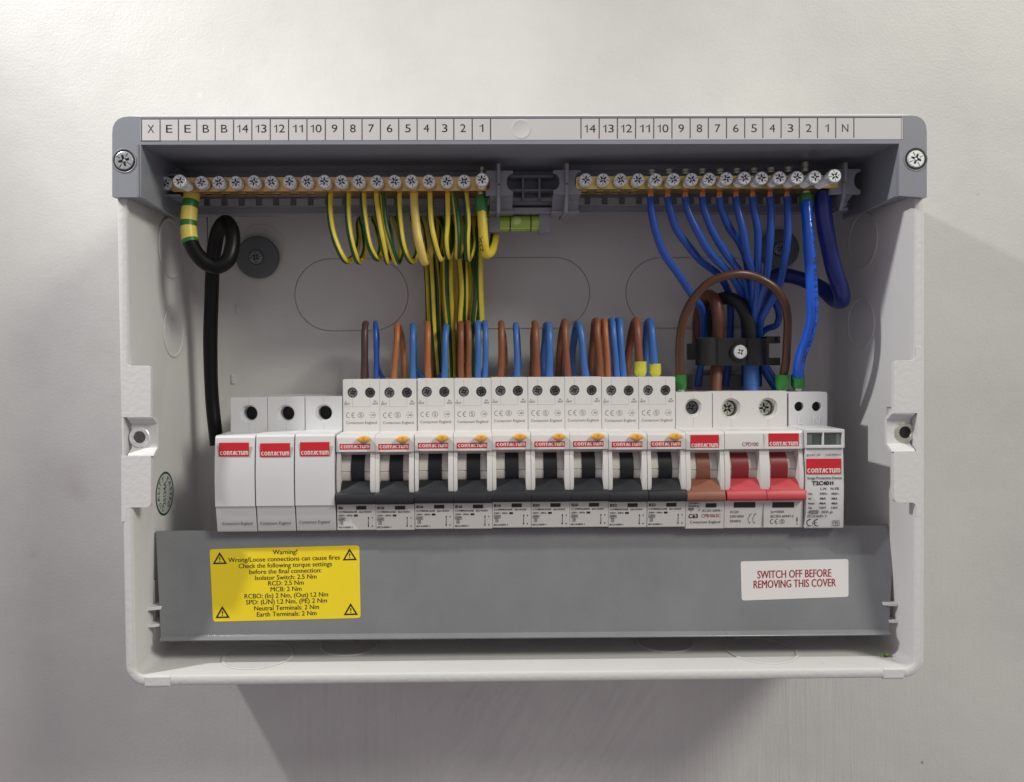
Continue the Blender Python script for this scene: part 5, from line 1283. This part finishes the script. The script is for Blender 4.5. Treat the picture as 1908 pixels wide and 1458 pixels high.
# ================================================================== CABLE CLAMP
cl = Thing('cable_clamp', 'black plastic cable clamp with one bright screw above the red main switch', 'cable clamp', P(1370, 683, 20))
cb = MB()
bdy = roundpoly(quadp([(1433, 631), (1300, 629), (1300, 682), (1433, 681)], 40), 0.8)
cb.prism(bdy, 36.5, 40)
for x0, x1 in ((1300, 1343), (1390, 1433)):
    a_ = P(x0, 631, 42); b_ = P(x1, 681, 42); pr = []
    xm = (a_.x+b_.x)/2; hw = (b_.x-a_.x)/2; out = []
    for i in range(13):
        t = math.pi*i/12; out.append((xm+hw*math.cos(t), 38+4.2*math.sin(t)))
    n = len(out); v = [(p[0], p[1], a_.z) for p in out]+[(p[0], p[1], b_.z) for p in out]
    cb.add(v, [(i, (i+1) % n, n+(i+1) % n, n+i) for i in range(n)]+[tuple(range(n)), tuple(reversed(range(n, 2*n)))])
cb.boxp(1296, 640, 1303, 671, 22, 38); cb.boxp(1429, 627, 1454, 640, 30, 38); cb.boxp(1429, 667, 1454, 681, 30, 38)
cb.boxp(1448, 627, 1454, 634, 24, 39)
cbo = cl.part('strap', cb, 'blackp', bevel=0.35, segs=2)
c_ = P(1377, 656, 40); cs_ = MB(); cs_.lathe((c_.x, 40, c_.z), [(4.6, -0.5), (4.6, 0.9), (4.3, 1.2), (3.5, 1.2), (3.4, 0.5), (3.3, 0.4)], n=30); cl.part('screw_boss', cs_, 'blackp', cbo)
s = MB(); screw(s, c_.x, 42.2, c_.z, 3.35, 1.2, 0.5, cross=0.5, notch=False); cl.part('screw', s, ['zinc', 'zinc_in'])
bs = MB(); bs.prism(rrect(P(1297.5, 0, 12).x, P(1416, 0, 12).x, P(0, 698, 12).z, P(0, 621, 12).z, 1.2), 3.2, 12)
cl.part('foam_pad', bs, 'white', bevel=0.4, segs=2)
b2 = MB(); b2.boxp(1292, 699, 1385, 740, 3.2, 15); M['lightgrey'] = mat('light_grey_plastic', (0.30, 0.30, 0.31), 0.5, linear=True); cl.part('base', b2, 'lightgrey', bevel=0.5)

# ================================================================== WALL FIXINGS
for px, py, rp, lb_, tone in ((478, 479, 39, 'round dark grommet with a screw, on the back panel beside the black cable loop', 'screwgrey'), (1454, 464, 36.5, 'round dark grommet with a screw, half behind the blue wires', 'blackp')):
    c_ = P(px, py, 8); g = Thing('wall_fixing', lb_, 'wall fixing', (c_.x, 3, c_.z), 'grommets that fix the case to the wall')
    mb = MB(); mb.lathe((c_.x, 3, c_.z), [(rp/S(8)*0.92, 0.0), (rp/S(8), 0.6), (rp/S(8), 4.4), (rp/S(8)-0.4, 4.9), (rp/S(8)-1.5, 5.0), (4.2, 5.0), (3.9, 4.6), (0.2, 4.5)], n=44)
    go = g.part('grommet', mb, 'grommet')
    s = MB(); screw(s, c_.x-0.3, 8.6, c_.z-0.2, 3.55, 0.9, 0.9, cross=0.55, notch=True); g.part('screw', s, [tone if px < 900 else 'steel', 'hole'])
    r2 = MB(); r2.lathe((c_.x+0.8, 3, c_.z+5 if px < 900 else c_.z), [(13.2, 0.02), (13.2, 0.16), (12.9, 0.24), (12.6, 0.2), (12.2, 0.14)], n=48); g.part('washer_ring', r2, 'powder_in', go)
# green scrap of insulation on the floor of the case
db = MB(); c0 = P(1646, 1229, 70)
db.tube([c0+Vector((-2.6, 0, 0.4)), c0+Vector((-1.2, 1.2, 0.9)), c0+Vector((0.6, 0, 0.2)), c0+Vector((2.2, 1.0, 0.7)), c0+Vector((3.2, -0.6, 0.1))], 0.55, n=8, seg=5, rad=lambda t: 0.5+math.sin(math.pi*t)*0.8)
o_ = solo('insulation_scrap', db, 'debris', 'tiny green scrap lying in the lower right corner of the case floor', 'scrap')
o_.location.z = (BZ+4.65)*MM
